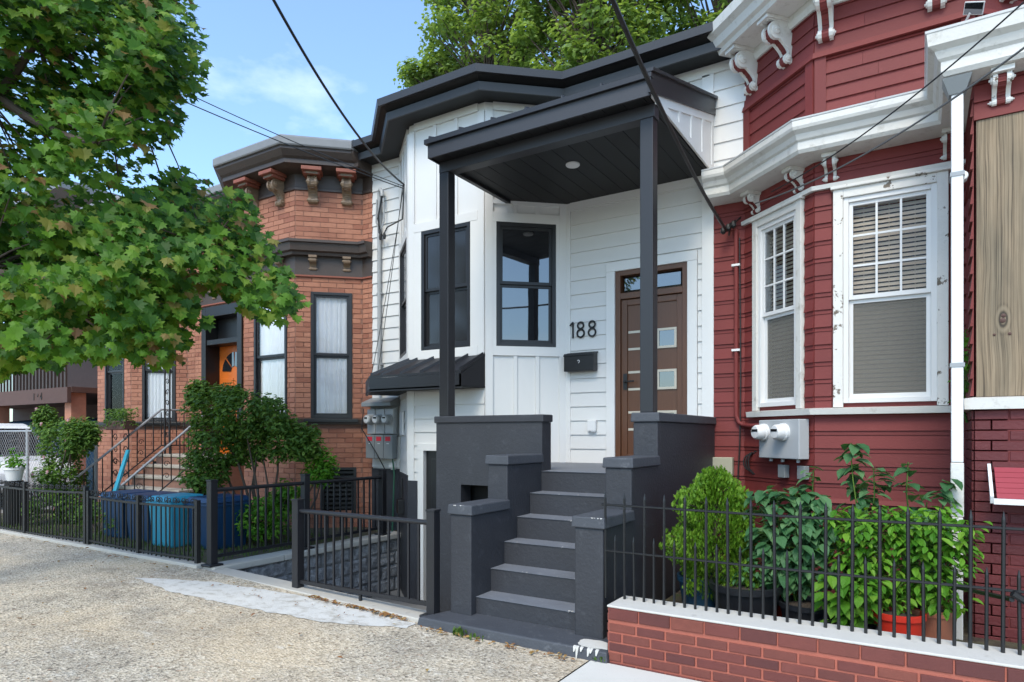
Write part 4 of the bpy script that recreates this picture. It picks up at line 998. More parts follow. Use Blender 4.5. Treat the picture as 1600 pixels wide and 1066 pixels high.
# ------------------------------------------------------------ enclosed porch on the right with boarded opening
pp = [(.33, 6.86), (.33, 5.95), (3.4, 5.95)]
PS0, PS1 = Seg(pp[0], pp[1]), Seg(pp[1], pp[2])
ph = thing('boarded_porch', 'projecting red porch with timber boarded opening over painted brick base at the right edge', 'porch', (1.5, 5.95, -1.5))
m = MB(); core(m, PS1, -1.55, 2.62, [(.012, 3.0, .28, 2.33)]); core(m, PS0, -1.55, 2.62, [(.1, PS0.L-.3, .5, 1.9)]); m.build('wall', 'red_paint', ph)
L_ = []; bricks(PS1, 0, PS1.L, -1.55, .185, [], ph, None, L=.21, H=.0755, j=.007, proud=.007, mlist=L_); bricks(PS0, 0, PS0.L, -1.55, .185, [], ph, None, L=.21, H=.0755, j=.010, proud=.012, mlist=L_)
put_bricks(L_, ph, 'red_brick_paint', 300)
x = .014
for i, (w, mt_) in enumerate(((.36, 'weathered_plank'), (.30, 'weathered_plank'), (.30, 'fresh_plank'))+(((.30, 'weathered_plank'),)*8)):
    m = MB(); m.box(-w/2, w/2-.004, -.02, .02, 0, 2.045); o = m.build('plank', mt_, ph, bevel=.003); o.location = PS1.P(x+w/2, .283, -.012+random.uniform(-.003, .003)); x += w
    if x > 2.85: break
m = MB(); c = PS1.P(.172, .835, .010)
for (dx, dz, r) in ((0, 0, .022), (.004, .035, .018), (-.05, -.1, .012), (.04, -.1, .014)): m.lathe(Vector(c)+Vector((dx, 0, dz)), [(r, -.012), (r*.8, .004), (r*.2, .008)], 12, PS1.n)
m.build('plank_knot', 'brown_wood', ph)
m = MB(); m.sweep([pp[0], pp[1], pp[2]], [(-.01, .19), (.06, .19), (.065, .27), (-.01, .283)]); m.build('sill', 'old_white', ph)
courses(PS1, 0, PS1.L, 2.33, 2.62, [], .13, ph, 'red_paint', 'clapboard', None, .024, .006); courses(PS0, 0, PS0.L, .29, 2.62, [(.1, PS0.L-.3, .5, 1.9)], .13, ph, 'red_paint', 'clapboard', None, .024, .006)
m = MB(); m.sweep(pp, [(-.01, 2.62), (.19, 2.63), (.21, 2.66), (.21, 2.73), (.23, 2.75), (.25, 2.80), (.29, 2.83), (.30, 2.92), (-.01, 2.95)]); lc = m.build('cornice', 'old_white', ph)
m = MB(); m.sweep(pp, [(.22, 2.923), (.305, 2.921), (.31, 2.937), (-.01, 2.965)]); m.build('cap_flashing', 'vinyl_white', lc)
for u in (.16, .95): bracket(ph, PS1, u, 2.40, 2.625, .15, .11, 'peeling_white', 'red_paint', 'bracket')
m = MB(); m.prism([(.25, 5.9, 2.93), (3.4, 5.9, 2.93), (3.4, 7.5, 3.05), (.25, 7.5, 3.05)], (0, 0, .03)); m.build('roof', 'zinc', ph)
# small ribbed metal awning
aw = thing('metal_awning', 'small red ribbed metal awning with white edge on the painted brick wall', 'awning', (.9, 5.9, -.45))
for i in range(6):
    f0, f1 = i/6, (i+.9)/6; za, zc = -.235-.21*f0, -.235-.21*f1; da, dc = .014+.23*f0, .014+.23*f1
    m = MB(); m.hexa([PS1.P(.12,zc-.02,dc),PS1.P(1.12,zc-.02,dc),PS1.P(1.12,za-.02,da),PS1.P(.12,za-.02,da),PS1.P(.12,zc,dc+.008),PS1.P(1.12,zc,dc+.008),PS1.P(1.12,za,da),PS1.P(.12,za,da)]); m.build('slat', 'awning_red', aw)
m = MB(); m.sbox(PS1, .10, 1.14, -.485, -.445, .235, .262); m.prism([PS1.P(.10, -.48, .25), PS1.P(.10, -.235, .013), PS1.P(.10, -.21, .013), PS1.P(.10, -.43, .27)], PS1.u*-.02); m.build('edge_trim', 'vinyl_white', aw)
# downspout
dsp = thing('downspout', 'white square downspout with dark gutter head before the boarded porch', 'downspout', (.16, 5.86, -1.48))
p0 = atY(1490, 110, 5.75); 
m = MB(); m.box(.185, .26, 5.80, 5.87, -.2, 2.50); m.build('pipe', 'vinyl_white', dsp, bevel=.006)
m = MB(); m.box(.182, .263, 5.80, 5.873, -.6, -.203); m.build('pipe', 'old_white', dsp, bevel=.006); m = MB(); m.box(.188, .258, 5.80, 5.868, -1.50, -.603); m.build('pipe', 'old_white', dsp, bevel=.006)
m = MB(); m.hexa([(.17,5.79,2.50),(.27,5.79,2.50),(.27,5.88,2.50),(.17,5.88,2.50),(.13,5.74,2.61),(.31,5.74,2.61),(.31,5.90,2.61),(.13,5.90,2.61)]); m.build('gutter_head', 'meter_grey', dsp)
m = MB(); m.box(.178, .268, 5.794, 5.95, 1.9, 1.93); m.box(.178, .268, 5.794, 5.95, .5, .53); m.build('strap', 'galv', dsp)
# little solar panel and a camera
sp = thing('solar_panel', 'tiny solar panel on a white bracket above the white cornice', 'solar panel', R2.P(1.17, 3.5, .03))
q = Vector(R2.P(1.17, 3.52, .02)); m = MB(); m.tube([q, q+R2.n*.10+Vector((.05, 0, .06))], .010, 6); m.lathe(q, [(.028, 0), (.02, .02)], 10, R2.n); m.build('arm', 'vinyl_white', sp)
e = q+R2.n*.12+Vector((.075, 0, .08)); ax = Vector((.9, -.2, -.38)).normalized(); ay = Vector((.15, -.75, .64)).normalized(); az = ax.cross(ay).normalized(); ay = az.cross(ax)
def obox(m, c, ax, ay, az, a, b, d): m.hexa([c+ax*(sx*a)+ay*(sy*b)+az*(sz*d) for sz in (-1, 1) for sx, sy in ((-1,-1),(1,-1),(1,1),(-1,1))])
m = MB(); obox(m, e, ax, ay, az, .075, .05, .006); m.build('frame', 'vinyl_white', sp); m = MB(); obox(m, e+az*(.007 if az.y < 0 else -.007), ax, ay, az, .069, .044, .002); m.build('cell', 'dark_glass', sp)
sc_ = MB(); p = Vector((.262, 5.99, 1.93)); sc_.lathe(p+Vector((0, -.09, 0)), [(.012, 0), (.032, .004), (.032, .09), (.02, .10)], 14, (0, 1, 0)); sc_.tube([p+Vector((0, -.03, 0)), p+Vector((.03, .03, .03))], .012, 6); tag(sc_.build('security_camera', 'vinyl_white', smooth=True), 'white security camera between the downspout and the timber boards', 'camera')

# ------------------------------------------------------------ meter bank of the white house, pipes and cables
mk = thing('meter_bank', 'grey bank of three electricity meters over three breaker boxes with red labels', 'meter bank', S0.P(.3, -.33, .05))
mu0 = .0; W = .56
m = MB(); m.sbox(S0, .0, W, -.02, .57, .024, .06); m.build('back_board', 'meter_grey', mk)
m = MB(); m.hexa([S0.P(-.02,.44,.24),S0.P(W+.02,.44,.24),S0.P(W+.02,.44,.03),S0.P(-.02,.44,.03),S0.P(-.02,.50,.24),S0.P(W+.02,.50,.24),S0.P(W+.02,.58,.03),S0.P(-.02,.58,.03)]); m.build('hood', 'meter_grey', mk, bevel=.005)
for k in range(3):
    u = .095+k*.185; m = MB(); m.sbox(S0, u-.085, u+.085, .02, .40, .061, .14); bx = m.build('meter_socket', 'meter_light', mk, bevel=.006)
    c = Vector(S0.P(u, .24, .14)); m = MB(); m.lathe(c, [(.082, 0), (.082, .03), (.073, .035), (.07, .10), (.055, .115), (.01, .118)], 20, S0.n); m.build('meter', 'pipe_grey', bx, smooth=True)
    m = MB(); m.lathe(c, [(.066, .1001), (.05, .116), (.01, .119)], 20, S0.n); m.build('meter_face', 'vinyl_white', bx, smooth=True)
    m = MB(); m.sbox(S0, u-.03, u+.03, .25, .275, .2585, .262); m.build('dial', 'black_paint', bx)
    m = MB(); m.sbox(S0, u-.088, u+.088, -.36, .0, .061, .17); bb = m.build('breaker_box', 'meter_grey', mk, bevel=.006)
    m = MB(); m.sbox(S0, u-.05, u+.05, -.09, -.025, .1705, .173); m.build('red_label', 'sign_red', bb)
    m = MB(); m.sbox(S0, u-.025, u+.025, -.135, -.125, .1705, .172); m.build('white_label', 'vinyl_white', bb)
# grey service pipe with hooked weatherhead
uu = S0.U(597); pz = S0.Z(597, 300); wp = MB(); wp.tube([S0.P(uu, .62, .06), S0.P(uu, 2.9, .06), S0.P(uu, pz-.12, .06), S0.P(uu+.01, pz-.03, .07), S0.P(uu+.05, pz, .09), S0.P(uu+.09, pz-.04, .10), S0.P(uu+.10, pz-.12, .10)], .032, 10)
wpo = wp.build('service_pipe', 'pipe_grey', smooth=True); tag(wpo, 'grey service pipe with hooked head on the white siding beside the brick house', 'pipe')
for z in (1.1, 2.2): m = MB(); m.sbox(S0, uu-.05, uu+.05, z-.012, z+.012, .022, .07); m.build('strap', 'galv', wpo)
hook = Vector(S1.P(S1.L*.72, S1.Z(630, 280) if False else 3.55, .04))
lp_ = MB()
ce = Vector(S0.P(uu+.13, pz-.35, .12))
lp_.tube([S0.P(uu+.10, pz-.12, .10), S0.P(uu+.03, pz-.4, .11), S0.P(uu+.05, pz-.68, .12), S0.P(uu+.13, pz-.74, .12), S0.P(uu+.22, pz-.62, .12), hook+Vector((0, -.03, -.5)), hook], .011, 6)
lp_.tube([S0.P(uu+.08, pz-.12, .10), S0.P(uu+.0, pz-.45, .10), S0.P(uu+.10, pz-.72, .11)], .009, 6)
for d in (.08, .16): lp_.lathe(S0.P(uu+d, pz-.75, .12), [(.02, -.04), (.026, 0), (.018, .05)], 8)
tag(lp_.build('cable_loop', 'cable', smooth=True), 'drooping black cable loop between the hooked pipe and the bay of the white house', 'cable')
lw = MB(); lw.tube([S0.P(uu-.015, pz-.15, .10), S0.P(uu-.03, pz-.5, .10), S0.P(uu+.05, pz-.66, .10), S0.P(uu+.14, pz-.5, .1), S0.P(uu+.12, pz-.15, .1)], .012, 6); tag(lw.build('cable_loop', 'pipe_grey', smooth=True), 'pale grey cable loop hanging at the hooked service pipe', 'cable')
def wire(name, label, a, b, sag, r=.007, mat='cable', n=24, extra=None):
    a, b = Vector(a), Vector(b); pts = [a.lerp(b, i/n)-Vector((0, 0, 4*sag*(i/n)*(1-i/n))) for i in range(n+1)]
    m = MB(); m.tube(pts+(extra or []), r, 6); o = m.build(name, mat, smooth=True); return tag(o, label, 'cable')
wire('service_cable', 'thick twisted black cable from overhead to the bay of the white house', atT(395, -60, 5.2), hook, .22, .013)
wire('service_cable', 'upper of two thin wires crossing the sky to the white house', atT(-140, -75, 6.6), hook+Vector((0, 0, -.03)), .12, .006)
wire('service_cable', 'lower of two thin wires crossing the sky to the white house', atT(-140, -40, 6.6), hook+Vector((0, 0, -.06)), .10, .007)
for k, (du, lab) in enumerate(((.0, 'left thin wire dropping from the cable hook to the grey meter bank'), (.035, 'right thin wire dropping from the cable hook to the grey meter bank'))):
    wire('drop_wire', lab, hook+Vector((.02*k, -.02, 0)), S0.P(.10+du*3, .62, .08) if k == 0 else S0.P(.0, .9, .05), .1, .005)
tie = Vector(R0.P(R0.L*.55, 2.28, .16))
wire('service_cable', 'thick black cable passing before the porch canopy to the red house', atT(940, -40, 3.6), tie, .10, .016)
ins = MB(); 
for k in range(3): p = tie+Vector((.05*k-.03, .02*k, .03*k)); ins.lathe(p, [(.015, -.04), (.032, -.02), (.03, .02), (.015, .04)], 8); ins.tube([p, p+Vector((.05, .10, .10)), p+Vector((.02, .16, -.05))], .009, 6)
tag(ins.build('cable_splice', 'cable', smooth=True), 'bundle of black cable splices and insulators at the red house corner', 'cable')
wire('service_cable', 'upper thin wire crossing before the red house at top right', atT(1620, -15, 4.0), atT(1205, 300, 6.3), .10, .006)
wire('service_cable', 'lower thicker wire crossing before the red house at right', atT(1620, 60, 4.0), atT(1180, 318, 6.6), .12, .008, 'cable_grey')
hz_ = MB(); hz_.tube([S0.P(.50, -.36, .1), S0.P(.55, -.6, .12), S1.P(.1, -1.0, .12), S1.P(.1, -1.6, .14), S1.P(.14, -2.25, .16)], .012, 6); tag(hz_.build('hose', 'hose_green', smooth=True), 'green garden hose hanging down the grey foundation beside the meter bank', 'hose')
hk = MB(); hk.tube([S0.P(.06, .4, .27), S0.P(.05, .1, .30), S0.P(.3, -.3, .22), S0.P(.36, -.55, .1)], .008, 6); tag(hk.build('cable', 'cable', smooth=True), 'loose black cable hanging across the breaker boxes', 'cable')
# ------------------------------------------------------------ leaves
def poly_leaf(outline, fold=.18, droop=.12, stemlen=0):
    """a leaf from its half outline (x>=0, y up), folded along the midrib, as (verts, faces)"""
    right = outline; left = [(-x, y) for x, y in outline[1:-1]][::-1]
    ring = right+left; v = [(0, 0, 0)]+[(x, y, fold*abs(x)-droop*y*y) for x, y in ring]
    n = len(ring); return v, [(0, 1+i, 1+(i+1) % n) for i in range(n)]
MAPLE = poly_leaf([(0, -.33), (.17, -.42), (.21, -.27), (.48, -.26), (.36, -.06), (.56, .20), (.29, .14), (.24, .30), (.13, .30), (0, .60)], .22, .25)
MAPLE2 = poly_leaf([(0, -.30), (.14, -.40), (.20, -.24), (.44, -.30), (.34, -.08), (.50, .16), (.27, .12), (.20, .32), (.12, .28), (0, .62)], -.35, .55)
MAPLE3 = poly_leaf([(0, -.36), (.2, -.40), (.24, -.25), (.52, -.20), (.38, -.02), (.52, .28), (.27, .19), (.25, .36), (.11, .32), (0, .54)], .55, -.35)
OVAL = poly_leaf([(0, -.5), (.16, -.30), (.24, -.02), (.17, .25), (0, .5)], .35, .3)
BROAD = poly_leaf([(0, -.5), (.26, -.34), (.33, -.02), (.20, .28), (0, .55)], .25, .35)
SMALL = ([(-.28, -.5, 0), (.28, -.5, 0), (.34, .1, .06), (0, .55, 0), (-.34, .1, .06)], [(0, 1, 2, 3, 4)])
SPRIG = poly_leaf([(0, -.5), (.10, -.30), (.30, -.15), (.12, -.02), (.26, .18), (.08, .28), (0, .55)], .2, .1)
def leaf_mat(p, nrm, size, roll):
    n = Vector(nrm).normalized(); t = Vector((0, 0, -1)); t = (t-n*t.dot(n))
    if t.length < .05: t = Vector((1, 0, 0)).cross(n)
    t.normalize(); t = Matrix.Rotation(roll, 3, n) @ t; s = t.cross(n)
    return Matrix(((s.x*size, t.x*size, n.x*size, p[0]), (s.y*size, t.y*size, n.y*size, p[1]), (s.z*size, t.z*size, n.z*size, p[2]), (0, 0, 0, 1)))
def put_leaves(parent, shape, mats, mat, single=0, name='leaf', joined='foliage'):
    mats = sorted(mats, key=lambda M: M.translation.length)
    if single:
        # the leaves that show largest, spread through the nearest third
        pick = set(random.sample(range(min(len(mats), single*3)), min(single, len(mats))))
        m = MB(); m.v = list(shape[0]); m.f = list(shape[1]); me = m.mesh(name, mat)
        copies(me, name, [mats[i] for i in sorted(pick)], parent); mats = [M for i, M in enumerate(mats) if i not in pick]
    V, Fc = [], []
    sv = [Vector(v) for v in shape[0]]
    for M in mats:
        k = len(V); V += [tuple(M @ v) for v in sv]; Fc += [tuple(k+i for i in f) for f in shape[1]]
    me = bpy.data.meshes.new(joined); me.from_pydata(V, [], Fc); me.materials.append(MAT[mat]); me.update()
    return stuff(link(joined, me, parent))
def rv(): 
    while True:
        v = Vector((random.uniform(-1, 1), random.uniform(-1, 1), random.uniform(-1, 1)))
        if .01 < v.length < 1: return v
def inside(px, py, poly):
    c = False; n = len(poly)
    for i in range(n):
        x0, y0 = poly[i]; x1, y1 = poly[(i+1) % n]
        if (y0 > py) != (y1 > py) and px < (x1-x0)*(py-y0)/(y1-y0)+x0: c = not c
    return c
def limb(m, a, b, r0, r1, bend=.12, n=7):
    a, b = Vector(a), Vector(b); L = (b-a).length; o = rv()*bend*L
    pts = [a.lerp(b, i/(n-1))+o*sin(pi*i/(n-1)) for i in range(n)]; m.tube(pts, r0, 7, r1); return pts

# ------------------------------------------------------------ street maple reaching in from the left
random.seed(21)
mt = thing('maple_tree', 'leafy maple street tree whose branches hang in from the left', 'tree', (-7.9, 1.5, -1.5))
TB = Vector((-7.9, 1.5, -1.6)); fork = Vector((-7.75, 1.7, .9))
tr = MB(); tr.tube([TB, TB+Vector((.02, .05, .3)), TB+Vector((.08, .1, 1.3)), fork], .21, 12, .15)
crown_px = [(-60, -60), (270, -60), (270, 0), (282, 60), (292, 105), (270, 155), (245, 170), (250, 215), (240, 262), (275, 292), (335, 302), (375, 322), (412, 378), (440, 425), (446, 470), (425, 495), (402, 495), (365, 440), (312, 450), (285, 505), (245, 545), (205, 560), (165, 545), (100, 535), (40, 560), (-60, 590)]
holes = [((0, 185), 34, 26), ((115, 95), 16, 12), ((235, 225), 14, 10), ((150, 330), 14, 9), ((300, 440), 14, 9), ((20, 345), 22, 14), ((160, 232), 24, 15), ((70, 300), 15, 10), ((10, 60), 20, 14), ((215, 275), 20, 10)]
cl = []
tries = 0
while len(cl) < 240 and tries < 9000:
    tries += 1; px, py = random.uniform(-60, 480), random.uniform(-60, 590)
    if not inside(px, py, crown_px): continue
    if any(((px-h[0][0])/(h[1]+16))**2+((py-h[0][1])/(h[2]+16))**2 < 1 for h in holes): continue
    t = random.uniform(5.1, 7.0) if px < 300 else random.uniform(5.4, 6.3)
    p = atT(px, py, t)
    if any((p-q).length < .23 for q in cl): continue
    cl.append(p)
extra = []
for _ in range(90):                      # the rest of the crown, out of the frame
    v = rv(); p = Vector((-8.2, 1.3, 3.9))+Vector((v.x*2.6, v.y*2.0, v.z*1.7))
    d = p.dot(Vector((-sin(YAW), cos(YAW), 0))); 
    if d > .3:
        px = 800+F*p.dot(Vector((cos(YAW), sin(YAW), 0)))/d; py = HOR-F*p.z/d
        if -80 < px < 1700 and py > -70: continue
    extra.append(p)
hubs = [atT(-40, 125, 5.5), atT(150, 225, 5.3), atT(60, 60, 5.6), atT(200, 120, 5.9), atT(-30, 420, 5.5), atT(190, 440, 5.5), atT(330, 380, 5.8), atT(110, 485, 5.5), Vector((-8.3, .8, 3.6)), Vector((-9.2, 1.8, 3.4)), Vector((-7.6, 2.1, 4.6))]
m1 = fork+Vector((.2, .25, 1.2)); br = MB()
limb(br, fork, m1, .12, .09, .05); limb(br, m1, hubs[0], .07, .045); limb(br, hubs[0], hubs[1], .042, .022); limb(br, m1, hubs[2], .06, .03); limb(br, hubs[2], hubs[3], .032, .015)
limb(br, fork, hubs[4], .075, .035); limb(br, hubs[4], hubs[5], .034, .02); limb(br, hubs[5], hubs[6], .02, .009); limb(br, hubs[4], hubs[7], .026, .012)
for k in (8, 9, 10): limb(br, fork, hubs[k], .09, .04)
for p in cl+extra:
    h = min(hubs, key=lambda q: (q-p).length); q = h.lerp(p, .95); limb(br, h.lerp(p, .08), q, .011, .004, .1, 5)
tr.build('trunk', 'bark', mt, smooth=True); br.build('branches', 'bark', mt, smooth=True)
mats = []
cc = Vector((-7.0, 2.6, 2.2))
for p in cl+extra:
    out = (p-cc); out.z *= .4; out = out.normalized() if out.length > .1 else Vector((0, -1, 0))
    toward = (-p).normalized(); toward.z = 0
    vis = p in cl
    for _ in range(66 if vis else 30):
        v = rv(); q = p+Vector((v.x*.27, v.y*.27, v.z*.20))
        n = Vector((0, 0, .62))+out*.35+toward*.8+rv()*.5
        mats.append(leaf_mat(q, n, random.choice((.06, .08, .095, .11, .125))*random.uniform(.95, 1.2), random.gauss(0, .5)))
random.shuffle(mats); k3 = len(mats)//3
put_leaves(mt, MAPLE, mats[:k3], 'maple_leaf', 150, 'leaf', 'crown'); put_leaves(mt, MAPLE2, mats[k3:2*k3], 'maple_leaf', 100, 'leaf', 'crown'); put_leaves(mt, MAPLE3, mats[2*k3:], 'maple_leaf', 50, 'leaf', 'crown')

# ------------------------------------------------------------ trees behind the roofs
def back_tree(x, y, top, spec, lab, n_clump, seed, leaf=.17):
    random.seed(seed); t = thing('background_tree', lab, 'tree', (x, y, -1.5), 'trees behind the roofs')
    m = MB(); m.tube([(x, y, -1.7), (x+.1, y, 1.5), (x-.1, y+.1, 4.5), (x, y, top-2)], .34, 10, .1)
    mats = []; b = MB()
    for _ in range(n_clump):
        lob = random.choice(spec); v = rv(); v = v*(.55+.45*v.length)/max(.3, v.length)
        c = Vector((x+lob[0]+v.x*lob[3], y+lob[1]+v.y*lob[4], lob[2]+v.z*lob[5]))
        limb(b, (x, y, max(5.0, min(top-2, c.z-1.8-random.random()*1.2))), c, .045, .012, .06, 5)
        R = random.uniform(.35, .62)
        for _ in range(80):
            w = rv(); q = c+Vector((w.x*R*1.15, w.y*R*1.15, w.z*R*.75)); n = Vector((0, 0, .8))+w*.8+rv()*.6
            mats.append(leaf_mat(q, n, random.uniform(.6, 1.15)*leaf, random.uniform(-2, 2)))
    m.build('trunk', 'bark', t, smooth=True); b.build('branches', 'bark', t, smooth=True); put_leaves(t, SMALL, mats, 'back_leaf', 0, 'leaf', 'crown')
back_tree(-13.2, 19.5, 17.5, [(-.6, 0, 14.2, 2.0, 1.6, 1.3), (-2.6, 0, 13.7, 1.1, 1.0, .45), (1.0, 0, 15.2, 1.8, 1.5, 1.8), (-1.4, 0, 16.2, 1.0, 1.3, 1.2), (.6, 0, 17.0, 1.8, 1.3, 1.0), (1.2, 0, 13.4, 2.0, 1.3, 1.0)], 'tall pale green tree above the middle of the white house roof', 190, 3)
back_tree(-9.0, 19.0, 17.5, [(0, 0, 13.2, 2.4, 1.8, 2.0), (1.5, .3, 14.6, 1.9, 1.6, 2.0), (-1.0, 0, 15.6, 2.0, 1.5, 1.5), (.3, 0, 11.8, 2.4, 1.5, 1.2)], 'broad bright green tree above the porch canopy', 200, 4)
back_tree(-5.2, 20.5, 16.5, [(0, 0, 13.6, 1.9, 1.7, 2.0), (.9, 0, 15.2, 1.6, 1.4, 1.5), (-.4, 0, 11.4, 2.0, 1.5, 1.3)], 'dark tree rising between the white house roof and the red cornice', 130, 5)

# ------------------------------------------------------------ shrubs in the brick house yard
def bush(name, lab, base, blobs, n, leaf, mat, shape, stems, single=0, seed=1, flowers=0, group=None):
    random.seed(seed); base = Vector(base); t = thing(name, lab, 'shrub', base, group); m = MB(); mats = []; fl = []
    cs = []
    for _ in range(n):
        o = random.choice(blobs); v = rv(); v = v*(.5+.5*v.length)/max(.25, v.length)
        c = Vector((o[0]+v.x*o[3], o[1]+v.y*o[3]*.8, o[2]+v.z*o[4])); cs.append(c)
        for _ in range(28):
            w = rv(); q = c+w*.13; mats.append(leaf_mat(q, Vector((0, -.25, .8))+w*.6+rv()*.7, random.uniform(.7, 1.3)*leaf, random.uniform(-1.5, 1.5)))
        if random.random() < flowers: fl.append(c+Vector((0, -.08, .08)))
    for i in range(stems):
        a = base+Vector((random.uniform(-.12, .12), random.uniform(-.08, .08), -.03)); b_ = random.choice(cs); mid = a.lerp(b_, .5)+Vector((random.uniform(-.2, .2), 0, .1)); m.tube([a, a.lerp(mid, .5), mid, mid.lerp(b_, .6), b_], .022, 6, .006)
    m.build('stems', 'bark', t, smooth=True); put_leaves(t, shape, mats, mat, single)
    for f in fl:
        q = MB()
        for k in range(6): a = k*pi/3; q.prism([f, f+Vector((cos(a)*.035, sin(a)*.01, sin(a)*.035)), f+Vector((cos(a+.9)*.035, -.02, sin(a+.9)*.035))], (0, -.004, 0))
        q.build('flower', 'petal', t, recalc=False)
    return t
def X_(px, y): return atY(px, 680, y).x
def P3(px, py, y): p = atY(px, py, y); return (p.x, p.y, p.z)
bl = [P3(340, 690, 5.7)+(.46, .36), P3(325, 645, 5.7)+(.36, .24), P3(375, 645, 5.7)+(.40, .26), P3(420, 655, 5.8)+(.40, .26), P3(440, 685, 5.9)+(.38, .28), P3(318, 735, 5.6)+(.32, .26), P3(385, 690, 5.9)+(.36, .30), P3(475, 690, 6.0)+(.22, .18), P3(310, 615, 5.9)+(.12, .16), P3(355, 618, 5.8)+(.2, .12)]
bush('green_bush', 'large green leafy bush before the brick bay, behind the black railing', P3(410, 800, 5.9)[:2]+(-1.46,), bl, 430, .075, 'bush_leaf', OVAL, 9, 0, 11)
bl = [P3(450, 780, 6.2)+(.28, .22), P3(500, 730, 6.3)+(.20, .22), P3(410, 810, 5.6)+(.35, .18)]
bush('low_shrub', 'low bright shrub along the brick wall under the big green bush', P3(455, 840, 6.2)[:2]+(-1.46,), bl, 130, .065, 'bright_leaf', OVAL, 5, 0, 12)
bl = [P3(100, 690, 5.5)+(.42, .36), P3(95, 745, 5.4)+(.45, .32), P3(70, 660, 5.6)+(.16, .22), P3(125, 680, 5.5)+(.30, .25), P3(85, 790, 5.2)+(.5, .2)]
bush('rose_bush', 'rose bush with pale pink blooms beside the chain link fence at far left', P3(100, 815, 5.5)[:2]+(-1.46,), bl, 300, .07, 'bush_leaf', OVAL, 8, 0, 13, .07)
bl = [P3(185, 815, 5.0)+(.2, .1), P3(140, 800, 5.2)+(.3, .16)]
bush('low_shrub', 'low shrub growing behind the old iron fence left of the bins', P3(150, 835, 5.1)[:2]+(-1.46,), bl, 34, .06, 'bush_leaf', OVAL, 4, 0, 14)
# flower box on an iron stand
fb = thing('flower_stand', 'long flower box of trailing greenery on an iron stand by the far brick bay', 'planter', P3(188, 700, 6.3)[:2]+(-1.46,))
c = Vector(P3(188, 658, 6.3)); m = MB(); m.box(c.x-.32, c.x+.32, c.y-.1, c.y+.1, c.z-.16, c.z+.0); m.build('box', 'brown_wood', fb, bevel=.01)
for dx in (-.28, .28):
    m = MB(); m.tube([(c.x+dx, c.y, -1.47), (c.x+dx, c.y, c.z-.16)], .012, 6); m.build('leg', 'iron', fb)
    for k in range(4): m = MB(); m.tube(scroll((c.x+dx*.6, c.y, c.z-.3-.22*k), Seg((-13, 6), (-11, 6)), .08, 1 if dx > 0 else -1), .008, 5); m.build('scroll', 'iron', fb)
random.seed(5); put_leaves(fb, OVAL, [leaf_mat(c+Vector((random.uniform(-.36, .36), random.uniform(-.16, .14), random.uniform(-.08, .24)-abs(random.gauss(0, .03)))), Vector((0, -.4, .7))+rv()*.8, random.uniform(.03, .07), random.uniform(-2, 2)) for _ in range(900)], 'bush_leaf')

# ------------------------------------------------------------ bins behind the gate
def bin_(x, y, w, d, h, mat, lab, lid=True):
    t = thing('storage_bin', lab, 'bin', (x, y, -1.46), 'bins behind the iron gate'); zb = -1.46; k = .86
    m = MB(); m.hexa([(x-w/2*k,y-d/2*k,zb),(x+w/2*k,y-d/2*k,zb),(x+w/2*k,y+d/2*k,zb),(x-w/2*k,y+d/2*k,zb),(x-w/2,y-d/2,zb+h),(x+w/2,y-d/2,zb+h),(x+w/2,y+d/2,zb+h),(x-w/2,y+d/2,zb+h)]); m.build('body', mat, t, bevel=.02)
    m = MB(); m.box(x-w/2-.02, x+w/2+.02, y-d/2-.02, y+d/2+.02, zb+h-.05, zb+h-.02); m.build('rim', mat, t, bevel=.008)
    m = MB(); m.hexa([(x-w/2-.025,y-d/2-.03,zb+h),(x+w/2+.025,y-d/2-.03,zb+h),(x+w/2+.025,y+d/2+.02,zb+h),(x-w/2-.025,y+d/2+.02,zb+h),(x-w/2+.04,y-d/2+.03,zb+h+.06),(x+w/2-.04,y-d/2+.03,zb+h+.06),(x+w/2-.04,y+d/2-.03,zb+h+.07),(x-w/2+.04,y+d/2-.03,zb+h+.07)]); m.build('lid', mat, t, bevel=.015)
    for s in (-1, 1): m = MB(); m.box(x+s*(w/2-.02)-.012, x+s*(w/2-.02)+.012, y-.08, y+.08, zb+h-.13, zb+h-.09); m.build('handle', mat, t)
bin_(-9.78, 5.15, .60, .55, .58, 'bin_blue', 'dark blue bin farthest left behind the iron gate'); bin_(-9.12, 5.15, .58, .55, .58, 'bin_blue', 'dark blue bin between the far left bin and the teal bin')
bin_(-8.42, 5.05, .52, .5, .60, 'bin_teal', 'teal bin between dark blue bins behind the iron gate'); bin_(-7.82, 5.25, .58, .55, .60, 'bin_blue', 'blue bin at the right, beside the teal bin and the black railing')
bk = MB(); p = Vector(P3(166, 720, 5.6)); bk.hexa([(p.x-.10,p.y-.02,-1.46),(p.x+.02,p.y-.02,-1.46),(p.x+.02,p.y+.02,-1.46),(p.x-.10,p.y+.02,-1.46),(p.x+.02,p.y+.3,-.25),(p.x+.10,p.y+.3,-.25),(p.x+.10,p.y+.34,-.25),(p.x+.02,p.y+.34,-.25)]); tag(bk.build('leaning_board', 'bin_teal', bevel=.005), 'narrow blue green board leaning beside the brick stoop', 'board')

